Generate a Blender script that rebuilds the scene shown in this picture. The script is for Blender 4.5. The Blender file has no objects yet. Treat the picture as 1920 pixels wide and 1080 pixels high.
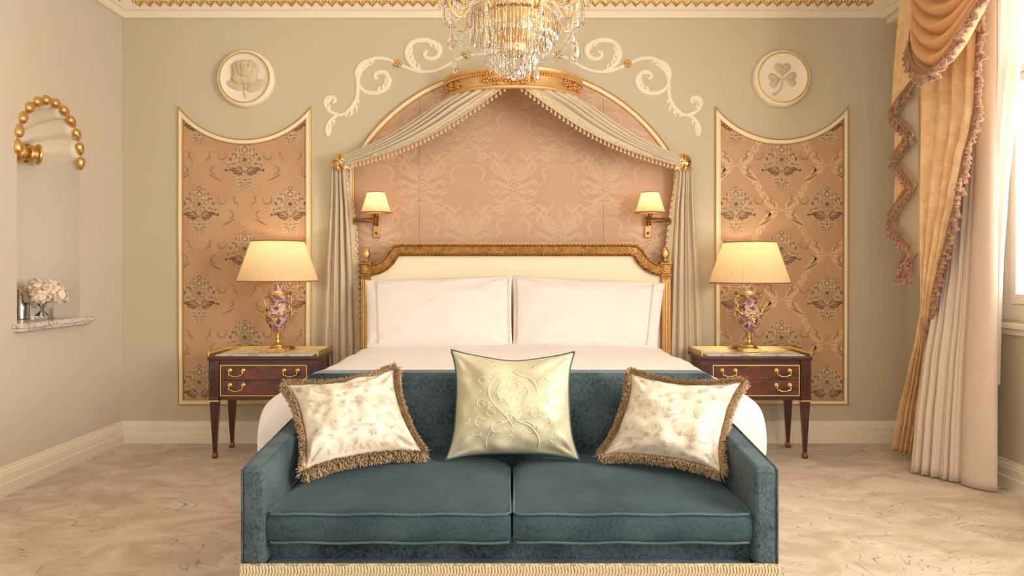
import bpy, bmesh, math, random
from math import sin, cos, pi, sqrt, exp, atan2, radians as R
from mathutils import Vector, noise
random.seed(7)
S = bpy.context.scene
COL = S.collection
F = 1446.0          # focal length in pixels of the 1920 px frame
D0 = 5.83           # camera to back wall
H = 1.30            # eye height

def W(px, py, d):
    """world point seen at pixel (px,py) at distance d from the camera"""
    return Vector(((px - 960) / F * d, d - D0, H - (py - 507) / F * d))

def lerp(a, b, t): return a + (b - a) * t
def interp(tab, x):
    if x <= tab[0][0]: return tab[0][1]
    for (x0, y0), (x1, y1) in zip(tab, tab[1:]):
        if x <= x1:
            t = (x - x0) / (x1 - x0); t = t * t * (3 - 2 * t) * .35 + t * .65
            return y0 + (y1 - y0) * t
    return tab[-1][1]

def catmull(pts, n=8):
    P = [Vector(p) for p in pts]
    if len(P) < 3: return P
    out = []
    Q = [P[0] * 2 - P[1]] + P + [P[-1] * 2 - P[-2]]
    for i in range(1, len(Q) - 2):
        a, b, c, d = Q[i - 1], Q[i], Q[i + 1], Q[i + 2]
        for k in range(n):
            t = k / n
            out.append(.5 * ((2 * b) + (c - a) * t + (2 * a - 5 * b + 4 * c - d) * t * t + (3 * b - a - 3 * c + d) * t ** 3))
    out.append(P[-1])
    return out

# ------------------------------------------------------------------ materials
def srgb(r, g, b):
    f = lambda c: (c / 255 / 12.92) if c / 255 <= .04045 else ((c / 255 + .055) / 1.055) ** 2.4
    return (f(r), f(g), f(b), 1)

def newmat(name):
    m = bpy.data.materials.new(name); m.use_nodes = True
    nt = m.node_tree
    return m, nt, nt.nodes['Principled BSDF']

def mat(name, c, rough=.6, metal=0, c2=None, scale=8, stretch=(1, 1, 1), bump=0, bscale=60, bstretch=(1, 1, 1), spec=.5,
        sheen=0, sheen_rough=.4, sheen_tint=None, coat=0, detail=3, contrast=(.35, .65), dist=.002, aniso=0):
    m, nt, b = newmat(name)
    N, L = nt.nodes, nt.links
    b.inputs['Base Color'].default_value = srgb(*c)
    b.inputs['Roughness'].default_value = rough
    b.inputs['Metallic'].default_value = metal
    b.inputs['Specular IOR Level'].default_value = spec
    b.inputs['Sheen Weight'].default_value = sheen
    b.inputs['Sheen Roughness'].default_value = sheen_rough
    if sheen_tint: b.inputs['Sheen Tint'].default_value = srgb(*sheen_tint)
    b.inputs['Coat Weight'].default_value = coat
    b.inputs['Coat Roughness'].default_value = .12
    b.inputs['Anisotropic'].default_value = aniso
    tc = N.new('ShaderNodeTexCoord')
    if c2:
        mp = N.new('ShaderNodeMapping'); mp.inputs['Scale'].default_value = stretch
        L.new(tc.outputs['Object'], mp.inputs['Vector'])
        n = N.new('ShaderNodeTexNoise'); n.inputs['Scale'].default_value = scale; n.inputs['Detail'].default_value = detail
        L.new(mp.outputs[0], n.inputs['Vector'])
        r = N.new('ShaderNodeValToRGB')
        r.color_ramp.elements[0].position, r.color_ramp.elements[1].position = contrast
        r.color_ramp.elements[0].color = srgb(*c); r.color_ramp.elements[1].color = srgb(*c2)
        L.new(n.outputs['Fac'], r.inputs[0]); L.new(r.outputs[0], b.inputs['Base Color'])
    if bump:
        mp = N.new('ShaderNodeMapping'); mp.inputs['Scale'].default_value = bstretch
        L.new(tc.outputs['Object'], mp.inputs['Vector'])
        n = N.new('ShaderNodeTexNoise'); n.inputs['Scale'].default_value = bscale; n.inputs['Detail'].default_value = 2
        L.new(mp.outputs[0], n.inputs['Vector'])
        bp = N.new('ShaderNodeBump'); bp.inputs['Strength'].default_value = bump; bp.inputs['Distance'].default_value = dist
        L.new(n.outputs['Fac'], bp.inputs['Height']); L.new(bp.outputs[0], b.inputs['Normal'])
    return m

def marble_mat(name, c, v, scale=6, width=(.47, .5, .53), soft=None):
    m, nt, b = newmat(name); N, L = nt.nodes, nt.links
    tc = N.new('ShaderNodeTexCoord')
    n = N.new('ShaderNodeTexNoise'); n.inputs['Scale'].default_value = scale; n.inputs['Detail'].default_value = 7; n.inputs['Distortion'].default_value = 1.2
    L.new(tc.outputs['Object'], n.inputs['Vector'])
    r = N.new('ShaderNodeValToRGB'); e = r.color_ramp.elements
    e[0].position = width[0]; e[0].color = srgb(*c); e[1].position = width[2]; e[1].color = srgb(*(soft or c))
    x = e.new(width[1]); x.color = srgb(*v)
    L.new(n.outputs['Fac'], r.inputs[0]); L.new(r.outputs[0], b.inputs['Base Color'])
    b.inputs['Roughness'].default_value = .28
    return m

M = {}
M['wall'] = mat('sage_wall_paint', (204, 192, 166), .75, bump=.05, bscale=300)
M['wall_pale'] = mat('pale_wall_paint', (214, 203, 186), .7, bump=.04, bscale=300)
M['ceiling'] = mat('ceiling_paint', (236, 226, 210), .8)
M['trim'] = mat('cream_trim_paint', (240, 228, 208), .45)
M['plaster'] = mat('cream_plaster', (244, 232, 210), .5, bump=.08, bscale=90)
M['relief'] = mat('stone_relief', (212, 192, 158), .6, bump=.15, bscale=120)
M['gold'] = mat('gilt', (236, 202, 138), .34, 1, c2=(212, 170, 104), scale=14, bump=.12, bscale=60)
M['gold_dark'] = mat('antique_gilt', (176, 132, 78), .45, 1, c2=(140, 100, 56), scale=30, bump=.25, bscale=160)
M['gold_line'] = mat('gold_paint_line', (214, 176, 92), .35, .75)
M['corona'] = mat('corona_gilt', (236, 202, 142), .45, .7, c2=(224, 184, 120), scale=6, bump=.1, bscale=50)
M['brass'] = mat('polished_brass', (240, 208, 140), .2, 1)
M['aged_brass'] = mat('aged_brass', (190, 150, 100), .3, 1)
M['carve'] = mat('burnished_carving', (226, 180, 112), .3, 1)
M['bronze'] = mat('bronze', (150, 105, 62), .32, 1, c2=(110, 74, 40), scale=40)
M['copper_silk'] = mat('copper_silk', (200, 160, 120), .5, c2=(190, 148, 110), scale=3, sheen=.35, sheen_tint=(255, 220, 170), bump=.12, bscale=500, bstretch=(1, 1, .12))
M['silk_gold'] = mat('gold_silk_thread', (216, 182, 134), .38, sheen=.4, sheen_tint=(255, 225, 170), bump=.15, bscale=500)
M['rose_silk'] = mat('rose_silk', (202, 165, 136), .48, c2=(196, 157, 128), scale=2, sheen=.3, sheen_tint=(255, 215, 180), bump=.12, bscale=500, bstretch=(1, 1, .12))
M['rose_gold'] = mat('rose_gold_thread', (210, 176, 142), .38, sheen=.4, sheen_tint=(255, 225, 180), bump=.15, bscale=500)
M['emb_cream'] = mat('cream_thread', (206, 180, 148), .6)
M['emb_brown'] = mat('brown_thread', (134, 100, 68), .6, c2=(166, 130, 94), scale=60)
M['emb_dark'] = mat('dark_thread', (108, 76, 50), .6, c2=(140, 104, 72), scale=50)
M['emb_tan'] = mat('tan_thread', (156, 118, 80), .6, c2=(180, 142, 100), scale=50)
M['drape'] = mat('putty_drape_cloth', (214, 197, 172), .62, sheen=.3, bump=.12, bscale=500)
M['drape_trim'] = mat('woven_drape_trim', (190, 172, 132), .7, c2=(220, 205, 170), scale=90, bump=.4, bscale=200)
M['tassel'] = mat('pale_rose_tassel', (222, 186, 160), .6, bump=.3, bscale=300)
M['fringe'] = mat('mauve_brown_fringe', (140, 100, 78), .8, c2=(196, 154, 126), scale=70, sheen=.3)
M['fringe_dark'] = mat('dark_braid', (140, 100, 78), .8, c2=(180, 140, 112), scale=120, bump=.5, bscale=200)
M['jacquard'] = mat('gold_jacquard', (234, 194, 142), .42, c2=(242, 208, 160), scale=16, stretch=(1, 1, .8), contrast=(.47, .53), sheen=.3, sheen_tint=(255, 225, 180), bump=.15, bscale=60, detail=4)
M['lining'] = mat('pale_lining', (206, 190, 166), .4, sheen=.3)
M['beige_cloth'] = mat('taupe_curtain_cloth', (220, 200, 182), .6, sheen=.4, bump=.08, bscale=400)
M['linen'] = mat('white_bed_linen', (242, 235, 232), .6, sheen=.2, bump=.06, bscale=12, dist=.01)
M['pillow'] = mat('ivory_pillow_cotton', (238, 229, 224), .6, sheen=.2, bump=.1, bscale=14, dist=.01)
M['stitch'] = mat('beige_stitch', (208, 188, 172), .7)
M['headcloth'] = mat('cream_headboard_cloth', (250, 236, 206), .6, bump=.1, bscale=400, bstretch=(.2, 1, 3))
M['mahogany'] = mat('mahogany', (84, 24, 16), .3, c2=(46, 12, 9), scale=5, stretch=(1, 1, 5), coat=.6, detail=6)
M['mahogany_flame'] = mat('flame_mahogany', (118, 46, 22), .28, c2=(56, 16, 10), scale=9, stretch=(1, 1, 1.6), coat=.7, detail=7, contrast=(.38, .62))
M['inlay'] = mat('boxwood_inlay', (236, 200, 118), .35, .3)
M['marble'] = marble_mat('white_marble', (226, 222, 214), (168, 164, 160), 5, (.44, .5, .56))
M['marble_ledge'] = marble_mat('veined_marble', (226, 214, 206), (150, 136, 134), 16, (.45, .5, .55))
M['amethyst'] = marble_mat('amethyst_marble', (146, 100, 98), (226, 198, 184), 11, (.43, .5, .57), (112, 74, 76))
M['bead'] = mat('tiny_metal_bead', (230, 200, 150), .3, .8)
M['piping'] = mat('dark_green_piping', (66, 82, 78), .6)
M['brushfringe'] = mat('brown_brush_fringe', (140, 110, 78), .8, c2=(212, 184, 144), scale=140, contrast=(.42, .6))
M['cush_ivory'] = mat('ivory_cushion_silk', (228, 218, 200), .45, c2=(220, 208, 188), scale=10, sheen=.3, bump=.12, bscale=120)
M['cush_leaf'] = mat('faded_leaf_print', (202, 189, 164), .4, c2=(190, 176, 154), scale=40)
M['cush_leaf2'] = mat('pale_print', (215, 203, 182), .4, c2=(210, 198, 176), scale=40)
M['cush_green'] = mat('pale_green_silk', (202, 197, 168), .34, c2=(190, 184, 152), scale=5, sheen=.4, bump=.1, bscale=60)
M['emb_ivory'] = mat('ivory_embroidery', (234, 224, 190), .4)
M['petal'] = mat('blush_petal', (246, 222, 202), .6, c2=(252, 236, 214), scale=40)
M['stem'] = mat('green_stem', (70, 104, 44), .5)
M['silver'] = mat('brushed_silver', (200, 196, 190), .28, 1, c2=(170, 166, 160), scale=6, stretch=(1, 1, .05))
M['candle'] = mat('ivory_candle_tube', (244, 232, 210), .5)
M['lamp_binding'] = mat('brown_shade_binding', (150, 104, 62), .6)  # brown binding around the rims of the lamp shades
M['braid'] = mat('cream_woven_braid', (206, 190, 160), .7, c2=(150, 132, 104), scale=120, contrast=(.45, .55), bump=.6, bscale=150)

def velvet(name, c, c2, tint=(172, 184, 190)):
    """crushed velvet: broad nap patches broken up by a fine mottle"""
    m, nt, b = newmat(name); N, L = nt.nodes, nt.links
    tc = N.new('ShaderNodeTexCoord')
    n1 = N.new('ShaderNodeTexNoise'); n1.inputs['Scale'].default_value = 5; n1.inputs['Detail'].default_value = 6
    n2 = N.new('ShaderNodeTexNoise'); n2.inputs['Scale'].default_value = 120; n2.inputs['Detail'].default_value = 5
    mp = N.new('ShaderNodeMapping'); mp.inputs['Scale'].default_value = (1, 1, .75); L.new(tc.outputs['Object'], mp.inputs['Vector'])
    L.new(tc.outputs['Object'], n1.inputs['Vector']); L.new(mp.outputs[0], n2.inputs['Vector'])
    a = N.new('ShaderNodeMath'); a.operation = 'MULTIPLY_ADD'; a.inputs[1].default_value = .5; L.new(n2.outputs['Fac'], a.inputs[0]); 
    h = N.new('ShaderNodeMath'); h.operation = 'MULTIPLY'; h.inputs[1].default_value = .62; L.new(n1.outputs['Fac'], h.inputs[0]); L.new(h.outputs[0], a.inputs[2])
    r = N.new('ShaderNodeValToRGB'); r.color_ramp.elements[0].position = .42; r.color_ramp.elements[1].position = .70
    r.color_ramp.elements[0].color = srgb(*c); r.color_ramp.elements[1].color = srgb(*c2)
    L.new(a.outputs[0], r.inputs[0]); L.new(r.outputs[0], b.inputs['Base Color'])
    b.inputs['Roughness'].default_value = .7; b.inputs['Specular IOR Level'].default_value = .15
    b.inputs['Sheen Weight'].default_value = .7; b.inputs['Sheen Roughness'].default_value = .3; b.inputs['Sheen Tint'].default_value = srgb(*tint)
    bp = N.new('ShaderNodeBump'); bp.inputs['Strength'].default_value = .5; bp.inputs['Distance'].default_value = .004
    L.new(a.outputs[0], bp.inputs['Height']); L.new(bp.outputs[0], b.inputs['Normal'])
    return m
M['velvet'] = velvet('teal_velvet', (32, 45, 51), (86, 103, 109))
M['velvet_top'] = velvet('teal_velvet_seat', (42, 61, 68), (64, 84, 91))

def glass(name, rough=0, col=(1, 1, 1, 1)):
    m, nt, b = newmat(name)
    b.inputs['Transmission Weight'].default_value = 1; b.inputs['Roughness'].default_value = rough
    b.inputs['IOR'].default_value = 1.5; b.inputs['Base Color'].default_value = col
    return m
M['crystal'] = glass('crystal', .0)
M['vase_glass'] = glass('vase_glass')
def pane(name):
    m = bpy.data.materials.new(name); m.use_nodes = True; nt = m.node_tree; N, L = nt.nodes, nt.links
    N.remove(N['Principled BSDF'])
    t = N.new('ShaderNodeBsdfTransparent'); g = N.new('ShaderNodeBsdfGlossy'); g.inputs['Roughness'].default_value = .02
    x = N.new('ShaderNodeMixShader'); x.inputs[0].default_value = .06
    L.new(t.outputs[0], x.inputs[1]); L.new(g.outputs[0], x.inputs[2]); L.new(x.outputs[0], N['Material Output'].inputs[0])
    return m
M['pane'] = pane('window_glass')
def translucent(name, c, tr, fac, transp=0):
    m = bpy.data.materials.new(name); m.use_nodes = True; nt = m.node_tree; N, L = nt.nodes, nt.links
    N.remove(N['Principled BSDF'])
    d = N.new('ShaderNodeBsdfDiffuse'); d.inputs[0].default_value = srgb(*c)
    t = N.new('ShaderNodeBsdfTranslucent'); t.inputs[0].default_value = srgb(*tr)
    x = N.new('ShaderNodeMixShader'); x.inputs[0].default_value = fac
    L.new(d.outputs[0], x.inputs[1]); L.new(t.outputs[0], x.inputs[2])
    last = x
    if transp:
        p = N.new('ShaderNodeBsdfTransparent'); y = N.new('ShaderNodeMixShader'); y.inputs[0].default_value = transp
        L.new(x.outputs[0], y.inputs[1]); L.new(p.outputs[0], y.inputs[2]); last = y
    L.new(last.outputs[0], N['Material Output'].inputs[0])
    return m
M['shade'] = translucent('pleated_shade_silk', (246, 224, 184), (255, 226, 178), .5)
M['sheer'] = translucent('sheer_white_voile', (250, 244, 236), (240, 228, 216), .4, .10)
M['swag'] = translucent('gold_swag_silk', (234, 194, 142), (248, 170, 110), .22)

def carpet():
    m, nt, b = newmat('carved_beige_carpet'); N, L = nt.nodes, nt.links
    tc = N.new('ShaderNodeTexCoord')
    mp = N.new('ShaderNodeMapping'); mp.inputs['Scale'].default_value = (1.0, 1.35, 1); mp.inputs['Rotation'].default_value = (0, 0, R(20)); L.new(tc.outputs['Object'], mp.inputs['Vector'])
    n1 = N.new('ShaderNodeTexNoise'); n1.inputs['Scale'].default_value = 3.2; n1.inputs['Detail'].default_value = 5; n1.inputs['Distortion'].default_value = 1.4
    L.new(mp.outputs[0], n1.inputs['Vector'])
    r1 = N.new('ShaderNodeValToRGB'); e = r1.color_ramp.elements
    e[0].position = .34; e[0].color = srgb(194, 172, 148); e[1].position = .66; e[1].color = srgb(222, 206, 188)
    L.new(n1.outputs['Fac'], r1.inputs[0])
    # carved curved lines: thin contours of a warped noise
    mq = N.new('ShaderNodeMapping'); mq.inputs['Scale'].default_value = (1.0, 1.7, 1); mq.inputs['Rotation'].default_value = (0, 0, R(-25)); L.new(tc.outputs['Object'], mq.inputs['Vector'])
    n2 = N.new('ShaderNodeTexNoise'); n2.inputs['Scale'].default_value = 1.9; n2.inputs['Detail'].default_value = 1; n2.inputs['Distortion'].default_value = 2.2
    L.new(mq.outputs[0], n2.inputs['Vector'])
    s_ = N.new('ShaderNodeMath'); s_.operation = 'MULTIPLY'; s_.inputs[1].default_value = 9; L.new(n2.outputs['Fac'], s_.inputs[0])
    f_ = N.new('ShaderNodeMath'); f_.operation = 'PINGPONG'; f_.inputs[1].default_value = .5; L.new(s_.outputs[0], f_.inputs[0])
    r2 = N.new('ShaderNodeValToRGB'); e = r2.color_ramp.elements
    e[0].position = .0; e[0].color = (.42, .34, .27, 1); e[1].position = .055; e[1].color = (1, 1, 1, 1)
    L.new(f_.outputs[0], r2.inputs[0])
    n3 = N.new('ShaderNodeTexNoise'); n3.inputs['Scale'].default_value = 4.5; L.new(tc.outputs['Object'], n3.inputs['Vector'])
    r3 = N.new('ShaderNodeValToRGB'); r3.color_ramp.elements[0].position = .45; r3.color_ramp.elements[1].position = .6
    L.new(n3.outputs['Fac'], r3.inputs[0])
    mx0 = N.new('ShaderNodeMix'); mx0.data_type = 'RGBA'
    L.new(r3.outputs[0], mx0.inputs[0]); L.new(r2.outputs[0], mx0.inputs[6]); mx0.inputs[7].default_value = (1, 1, 1, 1)
    mx = N.new('ShaderNodeMix'); mx.data_type = 'RGBA'; mx.blend_type = 'MULTIPLY'; mx.inputs[0].default_value = .8
    L.new(r1.outputs[0], mx.inputs[6]); L.new(mx0.outputs[2], mx.inputs[7]); L.new(mx.outputs[2], b.inputs['Base Color'])
    b.inputs['Roughness'].default_value = .95; b.inputs['Sheen Weight'].default_value = .2
    nf = N.new('ShaderNodeTexNoise'); nf.inputs['Scale'].default_value = 220; L.new(tc.outputs['Object'], nf.inputs['Vector'])
    bp = N.new('ShaderNodeBump'); bp.inputs['Strength'].default_value = .4; bp.inputs['Distance'].default_value = .004; L.new(nf.outputs['Fac'], bp.inputs['Height'])
    b2 = N.new('ShaderNodeBump'); b2.inputs['Strength'].default_value = .5; b2.inputs['Distance'].default_value = .01
    L.new(mx0.outputs[2], b2.inputs['Height']); L.new(bp.outputs[0], b2.inputs['Normal']); L.new(b2.outputs[0], b.inputs['Normal'])
    return m
M['carpet'] = carpet()

# ------------------------------------------------------------------ mesh helpers
ORG = {}
def org(o): return ORG.get(o.name, Vector((0, 0, 0))) if o else Vector((0, 0, 0))

class MB:
    def __init__(s): s.v = []; s.f = []; s.m = []
    def add(s, vs, fs, mi=0):
        n = len(s.v); s.v += [Vector(p) for p in vs]; s.f += [tuple(i + n for i in f) for f in fs]; s.m += [mi] * len(fs); return s
    def box(s, x0, x1, y0, y1, z0, z1, mi=0):
        return s.add([(x, y, z) for z in (z0, z1) for y in (y0, y1) for x in (x0, x1)],
                     [(0, 2, 3, 1), (4, 5, 7, 6), (0, 1, 5, 4), (2, 6, 7, 3), (0, 4, 6, 2), (1, 3, 7, 5)], mi)
    def frustum(s, cx, cy, z0, z1, a0, a1, mi=0):
        vs = [(cx + sx * a, cy + sy * a, z) for z, a in ((z0, a0), (z1, a1)) for sx, sy in ((-1, -1), (1, -1), (1, 1), (-1, 1))]
        return s.add(vs, [(0, 3, 2, 1), (4, 5, 6, 7)] + [(i, (i + 1) % 4, 4 + (i + 1) % 4, 4 + i) for i in range(4)], mi)
    def lathe(s, prof, c=(0, 0, 0), n=24, mi=0, axis='z', rf=None, cap=True, a0=0, a1=2 * pi):
        c = Vector(c); vs = []; full = abs(a1 - a0 - 2 * pi) < 1e-6; k = n if full else n + 1
        for r, z in prof:
            for i in range(k):
                a = a0 + (a1 - a0) * i / n; rr = r * (rf(a, z) if rf else 1)
                p = (rr * cos(a), rr * sin(a), z)
                if axis == 'y': p = (p[0], -p[2], p[1])
                if axis == 'x': p = (p[2], p[0], p[1])
                vs.append(c + Vector(p))
        fs = []
        for j in range(len(prof) - 1):
            for i in range(n if full else n):
                i2 = (i + 1) % k if full else i + 1
                fs.append((j * k + i, j * k + i2, (j + 1) * k + i2, (j + 1) * k + i))
        if cap and full:
            if prof[0][0] > 1e-5: fs.append(tuple(range(k - 1, -1, -1)))
            if prof[-1][0] > 1e-5: fs.append(tuple((len(prof) - 1) * k + i for i in range(k)))
        return s.add(vs, fs, mi)
    def tube(s, pts, r, n=8, mi=0, flat=None, closed=False):
        pts = [Vector(p) for p in pts]; m = len(pts); vs = []; fs = []
        up = None
        for i, p in enumerate(pts):
            a = pts[i - 1] if i > 0 else (pts[-1] if closed else p); b = pts[i + 1] if i < m - 1 else (pts[0] if closed else p)
            t = (b - a).normalized() if (b - a).length > 1e-9 else Vector((0, 0, 1))
            if flat is not None: nrm = Vector(flat)
            else:
                if up is None:
                    up = Vector((0, 0, 1)) if abs(t.z) < .9 else Vector((0, 1, 0))
                nrm = up - t * up.dot(t)
                if nrm.length < 1e-6: nrm = t.orthogonal()
                nrm.normalize(); up = nrm
            sd = t.cross(nrm).normalized()
            rr = r[i] if isinstance(r, (list, tuple)) else r
            if not isinstance(rr, (list, tuple)): rr = (rr, rr)
            for k in range(n):
                an = 2 * pi * k / n; vs.append(p + sd * rr[0] * cos(an) + nrm * rr[1] * sin(an))
        for i in range(m if closed else m - 1):
            j = (i + 1) % m
            for k in range(n): fs.append((i * n + k, i * n + (k + 1) % n, j * n + (k + 1) % n, j * n + k))
        if not closed: fs += [tuple(range(n - 1, -1, -1)), tuple((m - 1) * n + k for k in range(n))]
        return s.add(vs, fs, mi)
    def grid(s, fn, nu, nv, mi=0, mif=None, closed_u=False):
        n0 = len(s.v)
        for j in range(nv + 1):
            for i in range(nu + (0 if closed_u else 1)): s.v.append(Vector(fn(i / nu, j / nv)))
        k = nu if closed_u else nu + 1
        for j in range(nv):
            for i in range(nu):
                i2 = (i + 1) % k
                s.f.append((n0 + j * k + i, n0 + j * k + i2, n0 + (j + 1) * k + i2, n0 + (j + 1) * k + i))
                s.m.append(mif(i / nu, j / nv) if mif else mi)
        return s
    def ball(s, c, r, n=10, m=6, mi=0, sc=(1, 1, 1)):
        c = Vector(c)
        pr = [(sin(pi * j / m), -cos(pi * j / m)) for j in range(m + 1)]
        vs = []
        for a, z in pr[1:-1]:
            for i in range(n): vs.append(c + Vector((a * cos(2 * pi * i / n) * r * sc[0], a * sin(2 * pi * i / n) * r * sc[1], z * r * sc[2])))
        q = m - 1; vs.append(c + Vector((0, 0, -r * sc[2]))); vs.append(c + Vector((0, 0, r * sc[2])))
        fs = [(j * n + i, j * n + (i + 1) % n, (j + 1) * n + (i + 1) % n, (j + 1) * n + i) for j in range(q - 1) for i in range(n)]
        fs += [((i + 1) % n, i, q * n) for i in range(n)] + [((q - 1) * n + i, (q - 1) * n + (i + 1) % n, q * n + 1) for i in range(n)]
        return s.add(vs, fs, mi)
    def build(s, name, mats, parent=None, smooth=35, bevel=0, solid=0, subsurf=0, origin=None):
        if not isinstance(mats, (list, tuple)): mats = [mats]
        xs = [p.x for p in s.v]; ys = [p.y for p in s.v]; zs = [p.z for p in s.v]
        o = Vector(((min(xs) + max(xs)) / 2, (min(ys) + max(ys)) / 2, min(zs))) if origin is None else Vector(origin)
        me = bpy.data.meshes.new(name)
        me.from_pydata([tuple(p - o) for p in s.v], [], s.f)
        for m_ in mats: me.materials.append(M[m_])
        me.polygons.foreach_set('material_index', s.m)
        if smooth:
            me.polygons.foreach_set('use_smooth', [True] * len(me.polygons))
            me.set_sharp_from_angle(angle=R(smooth))
        me.update()
        ob = bpy.data.objects.new(name, me); COL.objects.link(ob)
        ob.parent = parent; ob.location = o - org(parent); ORG[ob.name] = o
        if solid:
            md = ob.modifiers.new('thickness', 'SOLIDIFY'); md.thickness = solid; md.offset = 0
        if bevel:
            md = ob.modifiers.new('bevel', 'BEVEL'); md.width = bevel; md.segments = 3; md.limit_method = 'ANGLE'; md.angle_limit = R(40)
        if subsurf:
            md = ob.modifiers.new('sub', 'SUBSURF'); md.levels = subsurf; md.render_levels = subsurf
        return ob

def thing(name, label, cat, loc, group=None):
    o = bpy.data.objects.new(name, None); COL.objects.link(o); o.empty_display_size = .1
    o.location = loc; ORG[o.name] = Vector(loc); o['label'] = label; o['category'] = cat
    if group: o['group'] = group
    return o
def tag(o, label, cat, group=None):
    o['label'] = label; o['category'] = cat
    if group: o['group'] = group
    return o
def struct(o): o['kind'] = 'structure'; return o
def stamp(src, parent, loc, rot=None, scale=None):
    """another copy of a part mesh under a thing; loc is a world point"""
    c = src.copy(); COL.objects.link(c); c.parent = parent; c.location = Vector(loc) - org(parent)
    if rot: c.rotation_euler = rot
    if scale: c.scale = (scale,) * 3 if not isinstance(scale, tuple) else scale
    return c
WORLD, WIN, CH, EXPO = 1.60, (55, 420), 6, -0.07
# ------------------------------------------------------------------ room shell
LX, RX, YB, CZ = -2.95, 2.98, -7.6, 3.45
NC, NR, NSH, NSP = -0.90, .335, .985, 2.045      # niche centre y, radius, ledge height, spring height

fl = MB().box(LX - .3, RX + .5, YB, .15, -.1, 0); struct(fl.build('floor', 'carpet', smooth=0))
struct(MB().box(LX - .3, RX + .5, YB, .15, CZ, CZ + .1).build('ceiling', 'ceiling', smooth=0))
struct(MB().box(LX - .3, RX + .5, 0, .15, 0, CZ).build('wall_back', 'wall', smooth=0))

# left wall with the shell-headed niche cut into it
def left_wall():
    b = MB(); y0, y1 = NC - NR, NC + NR
    b.add([(LX, YB, 0), (LX, y0, 0), (LX, y0, CZ), (LX, YB, CZ)], [(0, 1, 2, 3)])
    b.add([(LX, y1, 0), (LX, 0, 0), (LX, 0, CZ), (LX, y1, CZ)], [(0, 1, 2, 3)])
    b.add([(LX, y0, 0), (LX, y1, 0), (LX, y1, NSH - .03), (LX, y0, NSH - .03)], [(0, 1, 2, 3)])
    n = 32; ar = [(NC - NR * cos(pi * i / n), NSP + NR * sin(pi * i / n)) for i in range(n + 1)]
    for (ya, za), (yb, zb) in zip(ar, ar[1:]):
        b.add([(LX, ya, za), (LX, yb, zb), (LX, yb, CZ), (LX, ya, CZ)], [(0, 1, 2, 3)])
    # half-round recess
    b.grid(lambda u, v: (LX - NR * sin(pi * u), NC - NR * cos(pi * u), lerp(NSH - .03, NSP, v)), 40, 1)
    # outer backing
    b.add([(LX - .4, YB, 0), (LX - .4, .1, 0), (LX - .4, .1, CZ), (LX - .4, YB, CZ)], [(0, 1, 2, 3)])
    return b.build('wall_left', 'wall_pale', smooth=50)
wl = struct(left_wall())

# right wall with the window opening(s)
WZ0, WZ1 = 1.0, 3.02
wins = [(-2.62, -1.13), (-5.4, -3.5)]     # y ranges
def right_wall():
    b = MB(); y = YB
    T = .30
    for (a, c) in sorted(wins):
        b.box(RX, RX + T, y, a, 0, CZ); b.box(RX, RX + T, a, c, 0, WZ0); b.box(RX, RX + T, a, c, WZ1, CZ); y = c
    b.box(RX, RX + T, y, 0, 0, CZ)
    return b.build('wall_right', 'wall', smooth=0)
struct(right_wall())
for k, (a, c) in enumerate(wins):
    f = MB()
    x0, x1 = RX + .02, RX + .10
    w = .07
    f.box(x0, x1, a, a + w, WZ0, WZ1); f.box(x0, x1, c - w, c, WZ0, WZ1)
    f.box(x0, x1, a + w, c - w, WZ0, WZ0 + .1); f.box(x0, x1, a + w, c - w, WZ1 - .07, WZ1)
    f.box(x0 + .005, x1 + .02, a + w, c - w, 2.42, 2.468); f.box(x0 - .01, x1 - .04, a + w, c - w, 2.47, 2.51)
    f.box(x0 - .01, x0 + .03, a + w, a + w + .05, WZ0 + .1, 2.42); f.box(x0 - .01, x0 + .03, c - w - .05, c - w, WZ0 + .1, 2.42)
    f.box(x0 - .01, x0 + .03, a + w + .05, c - w - .05, WZ0 + .1, WZ0 + .16)
    fo = f.build('window_%d' % (k + 1), 'trim', bevel=.004); struct(fo)
    MB().box(x0 + .03, x0 + .036, a + w, c - w, WZ0 + .1, WZ1 - .07).build('window_pane', 'pane', fo, smooth=0)
    s_ = MB().box(RX - .045, RX + .02, a - .05, c + .05, WZ0 - .045, WZ0 - .012); s_.box(RX - .02, RX + .01, a - .03, c + .03, WZ0 - .085, WZ0 - .045)
    s_.build('window_sill', 'trim', fo, bevel=.006)

# ceiling beam over the window wall
BX = 2.80
struct(MB().box(BX + .03, RX, YB, 0, 3.16, CZ).build('trim_1', 'trim', smooth=0, bevel=.004))

def sweep_room(prof, corners, name, mats, bands=None):
    """prof: (inset, z) list; corners: function inset -> list of xy"""
    b = MB(); n = len(corners(0))
    vs = []
    for p, z in prof:
        for x, y in corners(p): vs.append((x, y, z))
    for j in range(len(prof) - 1):
        for i in range(n - 1):
            b.add([vs[j * n + i], vs[j * n + i + 1], vs[(j + 1) * n + i + 1], vs[(j + 1) * n + i]], [(0, 1, 2, 3)], bands[j] if bands else 0)
    return b.build(name, mats, smooth=25)
cor = lambda p: [(LX + p, YB), (LX + p, -p), (BX + .03 - p, -p), (BX + .03 - p, YB)]
prof = [(0, 3.20), (.034, 3.20), (.036, 3.205), (.036, 3.246), (.042, 3.250), (.060, 3.255), (.064, 3.262), (.115, 3.318), (.135, 3.325), (.16, 3.36), (.24, 3.40), (.30, 3.412), (.33, CZ)]
cornice = struct(sweep_room(prof, cor, 'trim_2', 'trim'))
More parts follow.
